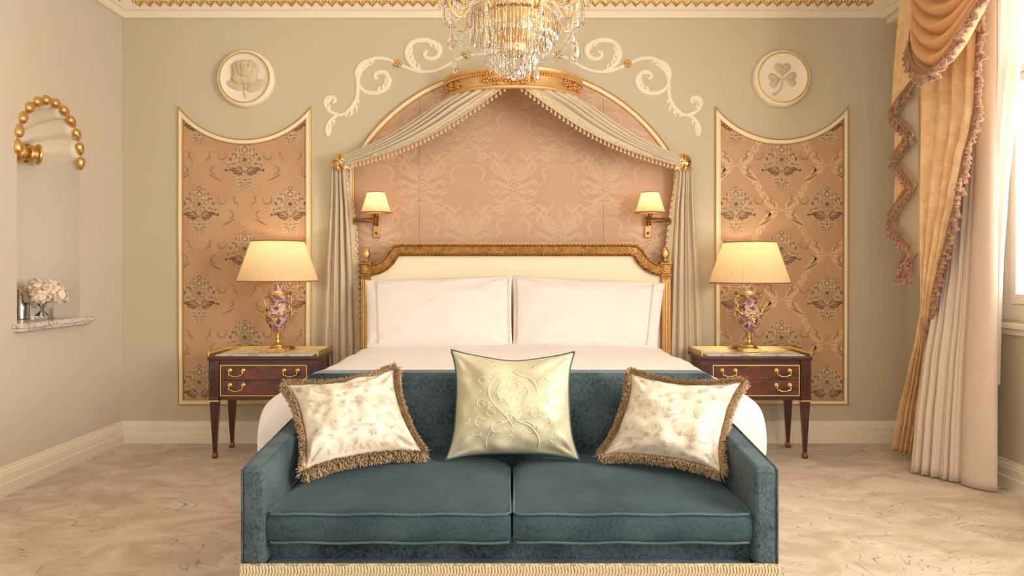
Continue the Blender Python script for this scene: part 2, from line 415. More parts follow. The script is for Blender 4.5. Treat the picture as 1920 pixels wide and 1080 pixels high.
# gilded heart leaves running along the slope of the cornice
def heart2d(n=14):
    pts = []
    for i in range(n):
        t = 2 * pi * i / n
        x = 16 * sin(t) ** 3; y = 13 * cos(t) - 5 * cos(2 * t) - 2 * cos(3 * t) - cos(4 * t)
        pts.append((x / 32, y / 32))
    return pts
def hearts():
    b = MB(); base = heart2d()
    def one(o, ex, ez, nn, s):
        for sc_, h, mi in ((1, .0015, 0), (.62, .007, 1)):
            vs = [o + ex * (x * s * sc_) + ez * (z * s * sc_) + nn * h for x, z in base]; k = len(vs)
            vs += [o + nn * (h + .006)]
            b.add(vs, [(i, (i + 1) % k, k) for i in range(k)], mi)
    def strip(o, d, ez, nn, L, flipx):
        n_ = int(L / .0755)
        for i in range(n_):
            c = o + d * (.0755 * (i + .5) + (L - n_ * .0755) / 2)
            one(c, d, ez, nn, .062)
            for s_ in (-.0378,):
                q = c + d * s_ + ez * .016
                b.add([q + d * .007 + nn * .004, q + ez * .014 + nn * .004, q - d * .007 + nn * .004, q - ez * .02 + nn * .006], [(0, 1, 2, 3)], 0)
            # upper rosettes
            q = c + ez * .056 - nn * .008
            k = 8; b.add([q + d * (.018 * cos(2 * pi * j / k)) + ez * (.014 * sin(2 * pi * j / k)) + nn * .012 for j in range(k)] + [q + nn * .022], [(j, (j + 1) % k, k) for j in range(k)], 1)
    ez = Vector((0, -.051, .056)).normalized(); nn = Vector((0, -.056, -.051)).normalized()
    strip(Vector((LX + .10, -.0895, 3.290)), Vector((1, 0, 0)), ez, nn, BX - LX - .17, 0)
    ez = Vector((.051, 0, .056)).normalized(); nn = Vector((.056, 0, -.051)).normalized()
    strip(Vector((LX + .0895, -2.6, 3.290)), Vector((0, 1, 0)), ez, nn, 2.48, 0)
    return b.build('gilded_heart_leaf_moulding', ['gold_line', 'gold'], cornice, smooth=0)
hearts()

bprof = [(.036, 0), (.036, .070), (.030, .076), (.028, .078), (.028, .122), (.022, .128), (.020, .14), (.012, .152), (.012, .160), (0, .164)]
def baseboard(name, pts_fn): struct(sweep_room(bprof, pts_fn, name, 'trim'))
baseboard('baseboard_back', lambda p: [(LX + p, -p), (RX - p, -p)])
baseboard('baseboard_left', lambda p: [(LX + p, YB), (LX + p, -p)])
baseboard('baseboard_right', lambda p: [(RX - p, -p), (RX - p, YB)])

# ------------------------------------------------------------------ niche: shell, beads, ledge
def niche():
    t = thing('shell_niche_ornament', 'plaster scallop shell with gilded beads arching over the wall niche', 'wall ornament', (LX, NC, NSP))
    b = MB()
    hub = Vector((LX - NR * .93, NC, NSP))
    def fn(u, v):      # u around arch, v from hub to rim
        a = pi * u
        rim = Vector((LX, NC - NR * cos(a), NSP + NR * sin(a)))
        ctr = Vector((LX, NC, NSP))
        # quarter sphere: direction interpolates between the back of the niche and the rim
        ph = v * pi / 2
        fl = 1 - .13 * abs(sin(a * 7)) * sin(ph) ** .7
        d = Vector((-cos(ph), -cos(a) * sin(ph), sin(a) * sin(ph)))
        return ctr + d * NR * (fl if v < .97 else 1 - (1 - fl) * max(0, (1 - v)) / .03)
    b.grid(fn, 140, 20)
    b.build('scallop_shell', 'trim', t, smooth=60)
    # flat underside of the plaster head
    n = 24
    b = MB(); vs = [(LX, NC + NR, NSP - .001), ] + [(LX - NR * sin(pi * i / n), NC + NR * cos(pi * i / n), NSP - .001) for i in range(n + 1)]
    # scroll hinge
    b = MB()
    for k in range(6):
        ang = R(26 + k * 24); rr = NR * .80
        c = Vector((LX - rr * sin(ang) - .0, NC + rr * cos(ang), NSP + .012))
        rad = [.034, .045, .052, .055, .052, .046][k]
        if k == 0: continue
        b.ball(c, rad, 12, 8, 0, (1, 1, 1.15))
    tubep = [(LX - NR * .76 * sin(R(a)), NC + NR * .76 * cos(R(a)), NSP + .02) for a in range(44, 150, 6)]
    b.tube(tubep, [.05 + .008 * sin(i * 1.7) for i in range(len(tubep))], 12)
    for a in (47, 62, 84, 106):
        c = Vector((LX - NR * .74 * sin(R(a)), NC + NR * .74 * cos(R(a)), NSP + .02))
        b.tube([c + Vector((0.052 * cos(R(q)) * sin(R(a)), -.052 * cos(R(q)) * cos(R(a)), .062 * sin(R(q)))) for q in range(0, 360, 24)], .010, 6, closed=True)
    b.build('gilded_scroll_hinge', 'gold', t)
    for k in range(12):
        a = pi * (k + .5) / 12
        a = pi * (-.01 + k * 1.02 / 11)
        m = MB(); c = Vector((LX + .004, NC - NR * cos(a), NSP + NR * sin(a)))
        rad = Vector((0, -cos(a), sin(a))); tan = Vector((0, sin(a), cos(a)))
        base = MB().ball((0, 0, 0), .030, 12, 8)
        vs = []
        for p in base.v:
            q = p / .030
            L = .046 * (1 + .12 * q.z)                      # egg shape
            w = .033 * (1 - .15 * q.z)
            vs.append(c + tan * (q.z * L) + rad * (q.y * w) + Vector((1, 0, 0)) * (q.x * w * .9))
        m.add(vs, base.f); m.build('gilded_bead', 'gold', t)
niche()
def ledge():
    b = MB(); y0, y1 = NC - NR - .05, NC + NR + .07
    n = 24
    def poly(e, z): return [(LX + .075 - e, y0 + e, z), (LX + .075 - e, y1 - e, z)]
    prof = [(.03, NSH - .052), (.012, NSH - .045), (.012, NSH - .032), (0, NSH - .026), (0, NSH - .006), (.004, NSH)]
    vs = []
    for e, z in prof:
        vs += [(LX, y0 + e, z), (LX + .075 - e, y0 + e, z), (LX + .075 - e, y1 - e, z), (LX, y1 - e, z)]
    fs = [(j * 4 + i, j * 4 + i + 1, (j + 1) * 4 + i + 1, (j + 1) * 4 + i) for j in range(len(prof) - 1) for i in range(3)]
    k = len(prof) - 1; fs += [(k * 4, k * 4 + 1, k * 4 + 2, k * 4 + 3), (3, 2, 1, 0)]
    b.add(vs, fs)
    top = [(LX - (NR - .003) * sin(pi * i / n), NC - (NR - .003) * cos(pi * i / n), NSH - .001) for i in range(n + 1)]
    b.add(top + [(p[0], p[1], NSH - .03) for p in top], [tuple(range(n, -1, -1))])
    tag(b.build('marble_ledge', 'marble_ledge', smooth=30), 'veined white marble ledge at the foot of the wall niche', 'shelf')
ledge()

# ------------------------------------------------------------------ flat embroidery motifs
def leafp(x, y, a, L, w, bend=0, n=6):
    """pointed leaf starting at x,y heading a; returned as a polyline strip"""
    up = []; dn = []
    for i in range(n + 1):
        t = i / n; aa = a + bend * t
        px = x + L * t * cos(a + bend * t * .5); py = y + L * t * sin(a + bend * t * .5)
        ww = w * sin(pi * t ** .8) * .5
        up.append((px - sin(aa) * ww, py + cos(aa) * ww)); dn.append((px + sin(aa) * ww, py - cos(aa) * ww))
    return ('strip', up, dn)
def strokep(pts, w):
    P = [(p.x, p.y) for p in catmull([(q[0], q[1], 0) for q in pts], 5)]
    up = []; dn = []; n = len(P) - 1
    for i, p in enumerate(P):
        a = P[max(0, i - 1)]; b = P[min(n, i + 1)]; l = max(1e-6, sqrt((b[0] - a[0]) ** 2 + (b[1] - a[1]) ** 2))
        nx, ny = -(b[1] - a[1]) / l, (b[0] - a[0]) / l
        ww = (w(i / n) if callable(w) else w * (.35 + .65 * sin(pi * i / n))) * .5
        up.append((p[0] + nx * ww, p[1] + ny * ww)); dn.append((p[0] - nx * ww, p[1] - ny * ww))
    return ('strip', up, dn)
def rosette(x, y, r, lobes, depth=.18, rot=0, sx=1, sy=1, n=None):
    n = n or lobes * 5
    return ('fan', (x, y), [(x + sx * r * (1 - depth + depth * abs(cos(lobes * t / 2))) * cos(t + rot), y + sy * r * (1 - depth + depth * abs(cos(lobes * t / 2))) * sin(t + rot)) for t in [2 * pi * i / n for i in range(n)]])
def xf(shape, ox, oy, s=1, mx=False, rot=0):
    def f(p):
        x, y = p
        if mx: x = -x
        x, y = x * cos(rot) - y * sin(rot), x * sin(rot) + y * cos(rot)
        return (ox + x * s, oy + y * s)
    if shape[0] == 'strip': return ('strip', [f(p) for p in shape[1]], [f(p) for p in shape[2]])
    return ('fan', f(shape[1]), [f(p) for p in shape[2]])
def tris(shape):
    if shape[0] == 'strip':
        u, d = shape[1], shape[2]
        return [(u[i], u[i + 1], d[i + 1], d[i]) for i in range(len(u) - 1)]
    c, r = shape[1], shape[2]
    return [(c, r[i], r[(i + 1) % len(r)]) for i in range(len(r))]
def lay(b, shapes, place, inside):
    """shapes: list of (shape, height, material index); place maps (x,z,h) to a world point"""
    for k_, (sh, h, mi) in enumerate(shapes):
        h = h + (k_ % 60) * .000012
        for q in tris(sh):
            if all(inside(*p) for p in q): b.add([place(p[0], p[1], h) for p in q], [tuple(range(len(q)))], mi)

CR, BR_, DK, TN = 1, 2, 3, 4
def outlined(sh_fn, col, e=.004, h=.0012):
    return [(sh_fn(e), h, CR), (sh_fn(0), h + .0005, col)]
def rose(x, y, r, out=[]):
    s = [(rosette(x, y, r * 1.1, 9, .16), .0012, CR), (rosette(x, y, r * .98, 9, .2), .0016, TN), (rosette(x, y, r * .86, 8, .16, .3), .0020, CR), (rosette(x, y, r * .76, 8, .2, .3), .0024, BR_),
         (rosette(x, y, r * .62, 7, .16, .7), .0028, CR), (rosette(x, y, r * .52, 7, .2, .7), .0032, TN), (rosette(x, y + r * .05, r * .38, 6, .16), .0036, CR), (rosette(x, y + r * .05, r * .28, 5, .2), .0040, DK)]
    return s
def cluster():
    s = []
    def both(fn):
        out = fn()
        s.extend(out); s.extend([(xf(a, 0, 0, 1, True), h, c) for a, h, c in out])
    def lf(x, y, a, L, w, c, bend=0): return [(leafp(x - cos(a) * .003, y - sin(a) * .003, a, L + .009, w + .010, bend), .0010, CR), (leafp(x, y, a, L, w, bend), .0014, c)]
    def sprigs():
        o = []
        o += [(strokep([(.02, .02), (.06, .035), (.095, .02)], .004), .0010, CR), (strokep([(.02, .0), (.07, -.01), (.115, -.03)], .004), .001, CR), (strokep([(.01, .08), (.04, .11), (.055, .105)], .003), .001, CR)]
        for (x, y, r) in ((.10, .045, .014), (.128, -.035, .017), (.062, .108, .010), (.112, .0, .010), (.085, .075, .012), (.035, .135, .008)):
            o += [(rosette(x, y, r, 5, .3), .0016, CR), (rosette(x, y, r * .72, 5, .3), .002, DK)]
        o += lf(.03, .085, 1.2, .045, .016, TN); o += lf(.05, .06, .7, .045, .018, BR_); o += lf(.055, .01, .1, .05, .02, TN, -.5)
        o += lf(.075, -.015, -.5, .05, .022, DK); o += [(rosette(.052, -.036, .042, 4, .16, .3, 1.2, .82), .0012, CR), (rosette(.052, -.036, .036, 4, .16, .3, 1.2, .82), .0016, DK), (rosette(.040, -.022, .022, 5, .25, .3, 1.1, .8), .0019, BR_)] + [(strokep([(.015, -.045), (.045, -.046 + .012 * k), (.078, -.052 + .02 * k)], .0035), .0022, CR) for k in (0, 1, 2)]
        o += lf(.012, -.05, -.75, .055, .022, BR_, .5); o += lf(.02, .06, 2.2, .05, .02, TN, -.4); o += lf(.062, .04, 1.6, .04, .014, TN)
        o += [(rosette(x, y, .008, 5, .3), .0018, CR) for x, y in ((.075, .055), (.09, .02), (.05, .085), (.12, .02), (.03, .125), (.098, .07))]
        o += lf(.085, .02, .9, .03, .012, BR_); o += lf(.105, -.02, .4, .03, .010, TN)
        # posy below
        o += lf(.01, -.105, .25, .055, .012, TN, .3); o += lf(.01, -.115, -.25, .05, .012, BR_); o += lf(.008, -.12, -.9, .055, .011, TN, .3); o += lf(.004, -.12, -1.35, .06, .008, BR_)
        for (x, y) in ((.05, -.085), (.062, -.11), (.03, -.08), (.045, -.13)): o += [(rosette(x, y, .007, 5, .3), .0018, CR)]
        return o
    both(sprigs)
    s.extend([(rosette(0, .145, .022, 7, .25), .0012, CR), (rosette(0, .145, .017, 7, .25), .0016, DK), (rosette(0, .145, .010, 5, .3), .002, CR)])
    s.extend([(rosette(0, .105, .030, 8, .2), .0012, CR), (rosette(0, .105, .024, 8, .2), .0016, BR_), (rosette(0, .105, .014, 6, .2), .002, CR), (rosette(0, .105, .008, 5, .2), .0024, DK)])
    s.extend(rose(0, .035, .058))
    s.extend([(rosette(0, -.045, .014, 5, .2), .003, CR), (rosette(0, -.045, .010, 5, .2), .0034, BR_)])
    s.extend([(rosette(0, -.10, .018, 8, .35), .0018, CR), (rosette(0, -.10, .009, 6, .3), .0022, DK)])
    return s
def ribbon(pts, w, col):
    return [(strokep(pts, lambda t: (w + .006) * (.4 + .6 * sin(pi * t))), .0008, CR), (strokep(pts, lambda t: w * (.4 + .6 * sin(pi * t))), .0012, col)]
def squiggles():
    s = []
    for pts, w, c in (([(.148, .100), (.142, .066), (.166, .044), (.198, .052), (.204, .090)], .019, TN), ([(.236, .108), (.268, .092), (.262, .062), (.288, .046), (.292, .018)], .018, TN),
                      ([(.222, -.004), (.256, -.026), (.248, -.058), (.222, -.072)], .020, TN), ([(.272, -.066), (.240, -.086), (.214, -.100), (.176, -.118)], .016, BR_)):
        o = ribbon(pts, w, c); s += o + [(xf(a, 0, 0, 1, True), h, k) for a, h, k in o]
    return s
def arabesque():
    """tone on tone leaf scrolls between the bouquets"""
    s = []
    def lf(x, y, a, L, w, b=0): return (leafp(x, y, a, L, w, b), .0006, 5)
    for q in (1, -1):
        for v in (1, -1):
            for i in range(7):
                t = i / 6; x = .03 + .16 * t; y = .02 + .18 * t * t
                a = atan2(.36 * t + .05, .16)
                s.append(lf(x, y, a + .9, .075 - .03 * t, .018, -.8)); s.append(lf(x, y, a - .8, .065 - .025 * t, .016, .8))
            s.append((strokep([(.0, .0), (.08, .03), (.15, .10), (.20, .22)], .012), .0006, 5))
            sl = s[-15:]
            if q == -1 or v == -1:
                del s[-15:]
                for a_, h, m_ in sl:
                    f = lambda p: (p[0] * q, p[1] * v)
                    s.append(((a_[0], [f(p) for p in a_[1]], [f(p) for p in a_[2]]) if a_[0] == 'strip' else a_, h, m_))
    return s

# ------------------------------------------------------------------ arched side panels
def side_panel(cx, label, strong):
    hw, zb, zh, Rr = .502, .285, 2.54, .629
    zc = 2.29 + Rr
    X0, X1 = cx - hw, cx + hw
    t = thing('silk_wall_panel', label, 'wall panel', (cx, 0, zb))
    NA = 28
    def outline(w):
        r = Rr + w; h = hw - w; z = zc - sqrt(max(1e-6, r * r - h * h))
        pts = [(X0 + w, zb + w), (X1 - w, zb + w), (X1 - w, z)]
        a0 = math.asin(h / r)
        for i in range(1, NA): a = lerp(a0, -a0, i / NA); pts.append((cx + r * sin(a), zc - r * cos(a)))
        pts.append((X0 + w, z)); return pts
    def inside(x, z): return X0 + .03 < x < X1 - .03 and z > zb + .03 and (x - cx) ** 2 + (z - zc) ** 2 > (Rr + .03) ** 2
    prof = [(0, .001, 0), (.000, .016, 0), (.005, .020, 0), (.009, .015, 1), (.030, .011, 1), (.033, .018, 0), (.039, .018, 0), (.042, .003, 0)]
    b = MB()
    for (w0, h0, m0), (w1, h1, m1) in zip(prof, prof[1:]):
        A, B = outline(w0), outline(w1); n = len(A)
        for i in range(n):
            j = (i + 1) % n
            b.add([(A[i][0], -h0, A[i][1]), (A[j][0], -h0, A[j][1]), (B[j][0], -h1, B[j][1]), (B[i][0], -h1, B[i][1])], [(0, 1, 2, 3)], m0)
    b.build('moulding', ['gold_line', 'trim'], t, smooth=20)
    b = MB(); o = outline(.036)
    b.add([(x, -.004, z) for x, z in o], [tuple(range(len(o)))], 0)
    pl = lambda x, z, h: (x, -.0045 - h, z)
    cl, sq, ar = cluster(), squiggles(), arabesque()
    px, pz = .344, .336
    z0 = H - (305 - 507) / 248 - .02
    for i in range(-2, 3):
        for j in range(-1, 8):
            if (i + j) % 2: continue
            ox, oz = cx + i * px, z0 - j * pz
            T = lambda S_, k=1.0: [(xf(a, ox, oz, k), h, c) for a, h, c in S_]
            if strong: lay(b, [(xf(a, ox, oz - pz), h, c) for a, h, c in ar], pl, inside)
            lay(b, T(cl, 1.1), pl, inside)
            lay(b, T(sq), pl, inside)
    b.build('embroidered_silk', ['copper_silk', 'emb_cream', 'emb_brown', 'emb_dark', 'emb_tan', 'silk_gold'], t, smooth=0)
side_panel(-2.018, 'tall copper silk wall panel with embroidered roses below the rose medallion', False)
side_panel(2.035, 'tall copper silk wall panel with embroidered roses below the shamrock medallion', True)

# ------------------------------------------------------------------ big arched damask panel behind the bed
def damask_unit():
    s = []
    def both(o): s.extend(o); s.extend([(xf(a, 0, 0, 1, True), h, c) for a, h, c in o])
    def lf(x, y, a, L, w, b=0): return (leafp(x, y, a, L, w, b), .0008, 1)
    o = []
    for (x, y, a, L, w, b_) in ((.02, .0, .2, .14, .035, .6), (.02, -.02, -.3, .15, .035, .8), (.015, -.05, -.9, .13, .03, .9), (.03, .05, .8, .12, .03, -.6), (.02, .10, 1.2, .10, .025, -.5),
                              (.08, .10, .6, .08, .022, .8), (.11, .03, .9, .07, .022, -.8), (.13, -.05, .2, .07, .02, .8), (.06, -.12, -.6, .08, .022, .8), (.10, -.10, .3, .06, .018, 0)):
        o.append(lf(x, y, a, L, w, b_))
    for (x, y, r) in ((.12, .12, .030), (.16, .04, .026), (.07, .17, .026), (.10, -.02, .024)):
        o.append((rosette(x, y, r, 6, .35), .001, 1)); o.append((rosette(x, y, r * .55, 5, .3), .0014, 0)); o.append((rosette(x, y, r * .3, 5, .3), .0018, 1))
    # ribbons and scrolls
    o.append((strokep([(.03, -.14), (.07, -.19), (.12, -.18), (.13, -.14), (.10, -.13)], .016), .001, 1))
    o.append((strokep([(.13, -.16), (.19, -.13), (.23, -.17), (.28, -.15), (.30, -.10)], .018), .001, 1))
    o.append((strokep([(.19, .02), (.24, .06), (.22, .12), (.27, .17), (.33, .16)], .016), .001, 1))
    o.append((strokep([(.14, .19), (.19, .24), (.25, .23), (.26, .28), (.31, .31)], .020), .001, 1))
    for k in range(6):
        t = k / 5; x = .17 + .15 * t; y = -.22 - .08 * t + .05 * sin(t * 6)
        o.append(lf(x, y, .4 + t, .07, .022, .8)); o.append(lf(x, y, -.9 + t, .07, .022, -.8))
    o.append((strokep([(.12, -.22), (.2, -.22), (.27, -.28), (.34, -.32)], .014), .001, 1))
    both(o)
    for (y, r) in ((.035, .055), (.145, .04), (-.06, .035), (.21, .026)):
        s.append((rosette(0, y, r, 8, .25), .0012, 1)); s.append((rosette(0, y, r * .72, 7, .25, .3), .0016, 0)); s.append((rosette(0, y, r * .5, 6, .25), .0020, 1)); s.append((rosette(0, y, r * .25, 5, .25), .0024, 0))
    for k in range(-3, 4):
        s.append((strokep([(k * .012, -.10), (k * .022, -.15), (k * .030, -.19)], .012), .001, 1))
    s.append((strokep([(-.07, -.10), (0, -.115), (.07, -.10)], .018), .0014, 1))
    return s
def arch_panel():
    cx, a, Rr, zc, zb = .012, 1.245, 1.40, 1.445, .18
    t = thing('damask_wall_panel', 'large arched rose-gold damask panel on the wall behind the bed', 'wall panel', (cx, 0, zb))
    NA = 60
    def outline(w):
        r = Rr - w; h = a - w; z = zc + sqrt(r * r - h * h); a0 = math.asin(h / r)
        pts = [(cx - h, zb + w), (cx + h, zb + w), (cx + h, z)]
        for i in range(1, NA): q = lerp(a0, -a0, i / NA); pts.append((cx + r * sin(q), zc + r * cos(q)))
        pts.append((cx - h, z)); return pts
    def inside(x, z): return abs(x - cx) < a - .03 and z > zb + .03 and (z < zc or (x - cx) ** 2 + (z - zc) ** 2 < (Rr - .03) ** 2)
    prof = [(0, .001, 0), (0, .022, 0), (.006, .026, 0), (.011, .018, 1), (.030, .014, 1), (.034, .020, 0), (.040, .018, 0), (.044, .003, 0)]
    b = MB()
    for (w0, h0, m0), (w1, h1, m1) in zip(prof, prof[1:]):
        A, B = outline(w0), outline(w1); n = len(A)
        for i in range(n):
            j = (i + 1) % n
            b.add([(A[i][0], -h0, A[i][1]), (A[j][0], -h0, A[j][1]), (B[j][0], -h1, B[j][1]), (B[i][0], -h1, B[i][1])], [(0, 1, 2, 3)], m0)
    b.build('moulding', ['gold_line', 'trim'], t, smooth=20)
    b = MB(); o = outline(.036)
    b.add([(x, -.004, z) for x, z in o], [tuple(range(len(o)))], 0)
    du = damask_unit(); pl = lambda x, z, h: (x, -.0045 - h, z)
    for i in range(-3, 4):
        for j in range(-1, 6):
            if (i + j) % 2: continue
            ox, oz = cx + i * .345, 2.72 - j * .40
            if oz < 1.0: continue
            lay(b, [(xf(q, ox, oz), h, c) for q, h, c in du], pl, inside)
    b.build('damask_cloth', ['rose_silk', 'rose_gold'], t, smooth=0)
    b = MB()
    for x in (-.70, .69): b.box(x - .0012, x + .0012, -.0062, -.0058, zb + .04, 2.6)
    b.build('seam', 'emb_tan', t, smooth=0)
arch_panel()

# ------------------------------------------------------------------ medallions
def medallion(cx, cz, label, kind):
    t = thing('round_wall_medallion', label, 'wall ornament', (cx, 0, cz - .21))
    b = MB(); c = (cx, 0, cz)
    pr = [(.212, 0), (.216, -.02), (.210, -.045), (.200, -.058), (.194, -.060), (.180, -.058), (.176, -.046), (.17, -.043), (0, -.043)]
    pr = [(r, -y) for r, y in pr]
    b.lathe(pr, c, 64, 0, axis='y', cap=False)
    b.build('disc', 'plaster', t, smooth=40)
    g = MB(); g.lathe([(.193, -.057), (.192, -.062), (.187, -.0635), (.182, -.062), (.181, -.057)], c, 64, 0, axis='y', cap=False); 
    g.v = [Vector((p.x, -abs(p.y), p.z)) for p in g.v]
    g.build('gold_ring', 'gold_line', t)
    return t
def pet(b, o, ctr, ax, ay, lx, ly, h, tip=0, notch=0, cup=0, n=10, m=6, mi=0):
    """domed petal patch lying in xz, relief towards the room"""
    vs = []; ctr = Vector(ctr)
    for j in range(m + 1):
        for i in range(n):
            t = 2 * pi * i / n; r = j / m
            x = cos(t) * r * lx; z = sin(t) * r * ly
            z2 = z
            if z > 0 and tip: z2 = z * (1 + tip * exp(-(x / (lx * .3)) ** 2))
            if notch and z > 0: z2 = z * (1 - notch * exp(-(x / (lx * .25)) ** 2))
            hh = h * (1 - r * r) ** .5 if r < 1 else 0
            hh += cup * r * r * max(0, z) / ly
            X = x * cos(ax) - z2 * sin(ax); Z = x * sin(ax) + z2 * cos(ax)
            vs.append((ctr.x + X, ctr.y - hh, ctr.z + Z))
    fs = []
    for j in range(m):
        for i in range(n): fs.append((j * n + i, j * n + (i + 1) % n, (j + 1) * n + (i + 1) % n, (j + 1) * n + i))
    b.add(vs, fs, mi)
def mcentre(px, py): return W(px, py, D0 - .05)
# rose medallion
_p = mcentre(459, 146); rx, rz = _p.x, _p.z
t = medallion(rx, rz, 'round plaster medallion with gold ring and carved rose, upper left wall', 'rose')
def rose_relief():
    b = MB(); Y = -.043
    P = lambda x, z, y=Y: (rx + x * 1.28, y, rz + z * 1.28 + .002)
    pet(b, None, P(-.055, -.045), R(70), 0, .036, .068, .010, tip=.4)           # leaves
    pet(b, None, P(.058, -.048), R(-62), 0, .042, .076, .010, tip=.45)
    pet(b, None, P(-.055, -.018), R(60), 0, .014, .04, .008, tip=.4)
    b.tube([P(.004, -.015, Y - .012), P(.004, -.05, Y - .010), P(-.002, -.085, Y - .008), P(.004, -.118, Y - .006)], [.008, .007, .006, .005], 8)
    for (x, z, a, lx, ly, h, y) in ((-.012, .028, 0, .066, .062, .026, 0), (-.030, .0, 35, .048, .044, .030, .002), (.026, .0, -35, .044, .042, .030, .002), (.0, -.012, 0, .046, .028, .032, .002),
                                (-.045, .035, 15, .026, .052, .030, .004), (.050, .030, -15, .024, .050, .030, .004), (-.030, .058, 10, .030, .040, .034, .004), (.030, .060, -12, .028, .040, .034, .004),
                                (.0, .068, 0, .036, .034, .036, .006), (-.022, .038, 20, .026, .044, .040, .008), (.024, .036, -25, .024, .042, .040, .008), (.002, .028, 0, .034, .034, .042, .010),
                                (-.004, .052, 0, .022, .028, .046, .012), (.010, .050, -20, .014, .024, .052, .014)):
        pet(b, None, P(x, z, Y - y), R(a), 0, lx * 1.28, ly * 1.28, h * 1.0, cup=.014, n=16, m=6)
    b.build('carved_rose', 'relief', t, smooth=50)
rose_relief()
_p = mcentre(1467.5, 146); sx_, sz_ = _p.x, _p.z
t = medallion(sx_, sz_, 'round plaster medallion with gold ring and carved shamrock, upper right wall', 'shamrock')
def shamrock():
    b = MB(); Y = -.043
    for ang, s_ in ((0, 1.0), (102, .9), (-96, .9)):
        a = R(ang); n = 40; m = 7
        vs = []
        for j in range(m + 1):
            for i in range(n):
                t_ = 2 * pi * i / n; r = j / m
                hx = 16 * sin(t_) ** 3 / 17; hz = (13 * cos(t_) - 5 * cos(2 * t_) - 2 * cos(3 * t_) - cos(4 * t_)) / 17
                x = hx * .068 * s_ * r; z = (hz * r) * .066 * s_ + .070 * s_
                h = .016 * sqrt(max(0, 1 - r ** 2.5)) - .006 * exp(-(x / .008) ** 2) * (1 if r < .95 else 0)
                vs.append((sx_ + x * cos(a) - z * sin(a), Y - max(0, h), sz_ - .002 + x * sin(a) + z * cos(a)))
        fs = [(j * n + i, j * n + (i + 1) % n, (j + 1) * n + (i + 1) % n, (j + 1) * n + i) for j in range(m) for i in range(n)]
        b.add(vs, fs)
    pts = catmull([(sx_, Y - .012, sz_ - .002), (sx_ - .008, Y - .01, sz_ - .055), (sx_ - .034, Y - .008, sz_ - .105), (sx_ - .070, Y - .007, sz_ - .125)], 6)
    b.tube(pts, [.005 + .005 * (i / len(pts)) ** 3 for i in range(len(pts))], 8)
    b.build('carved_shamrock', 'relief', t, smooth=50)
shamrock()

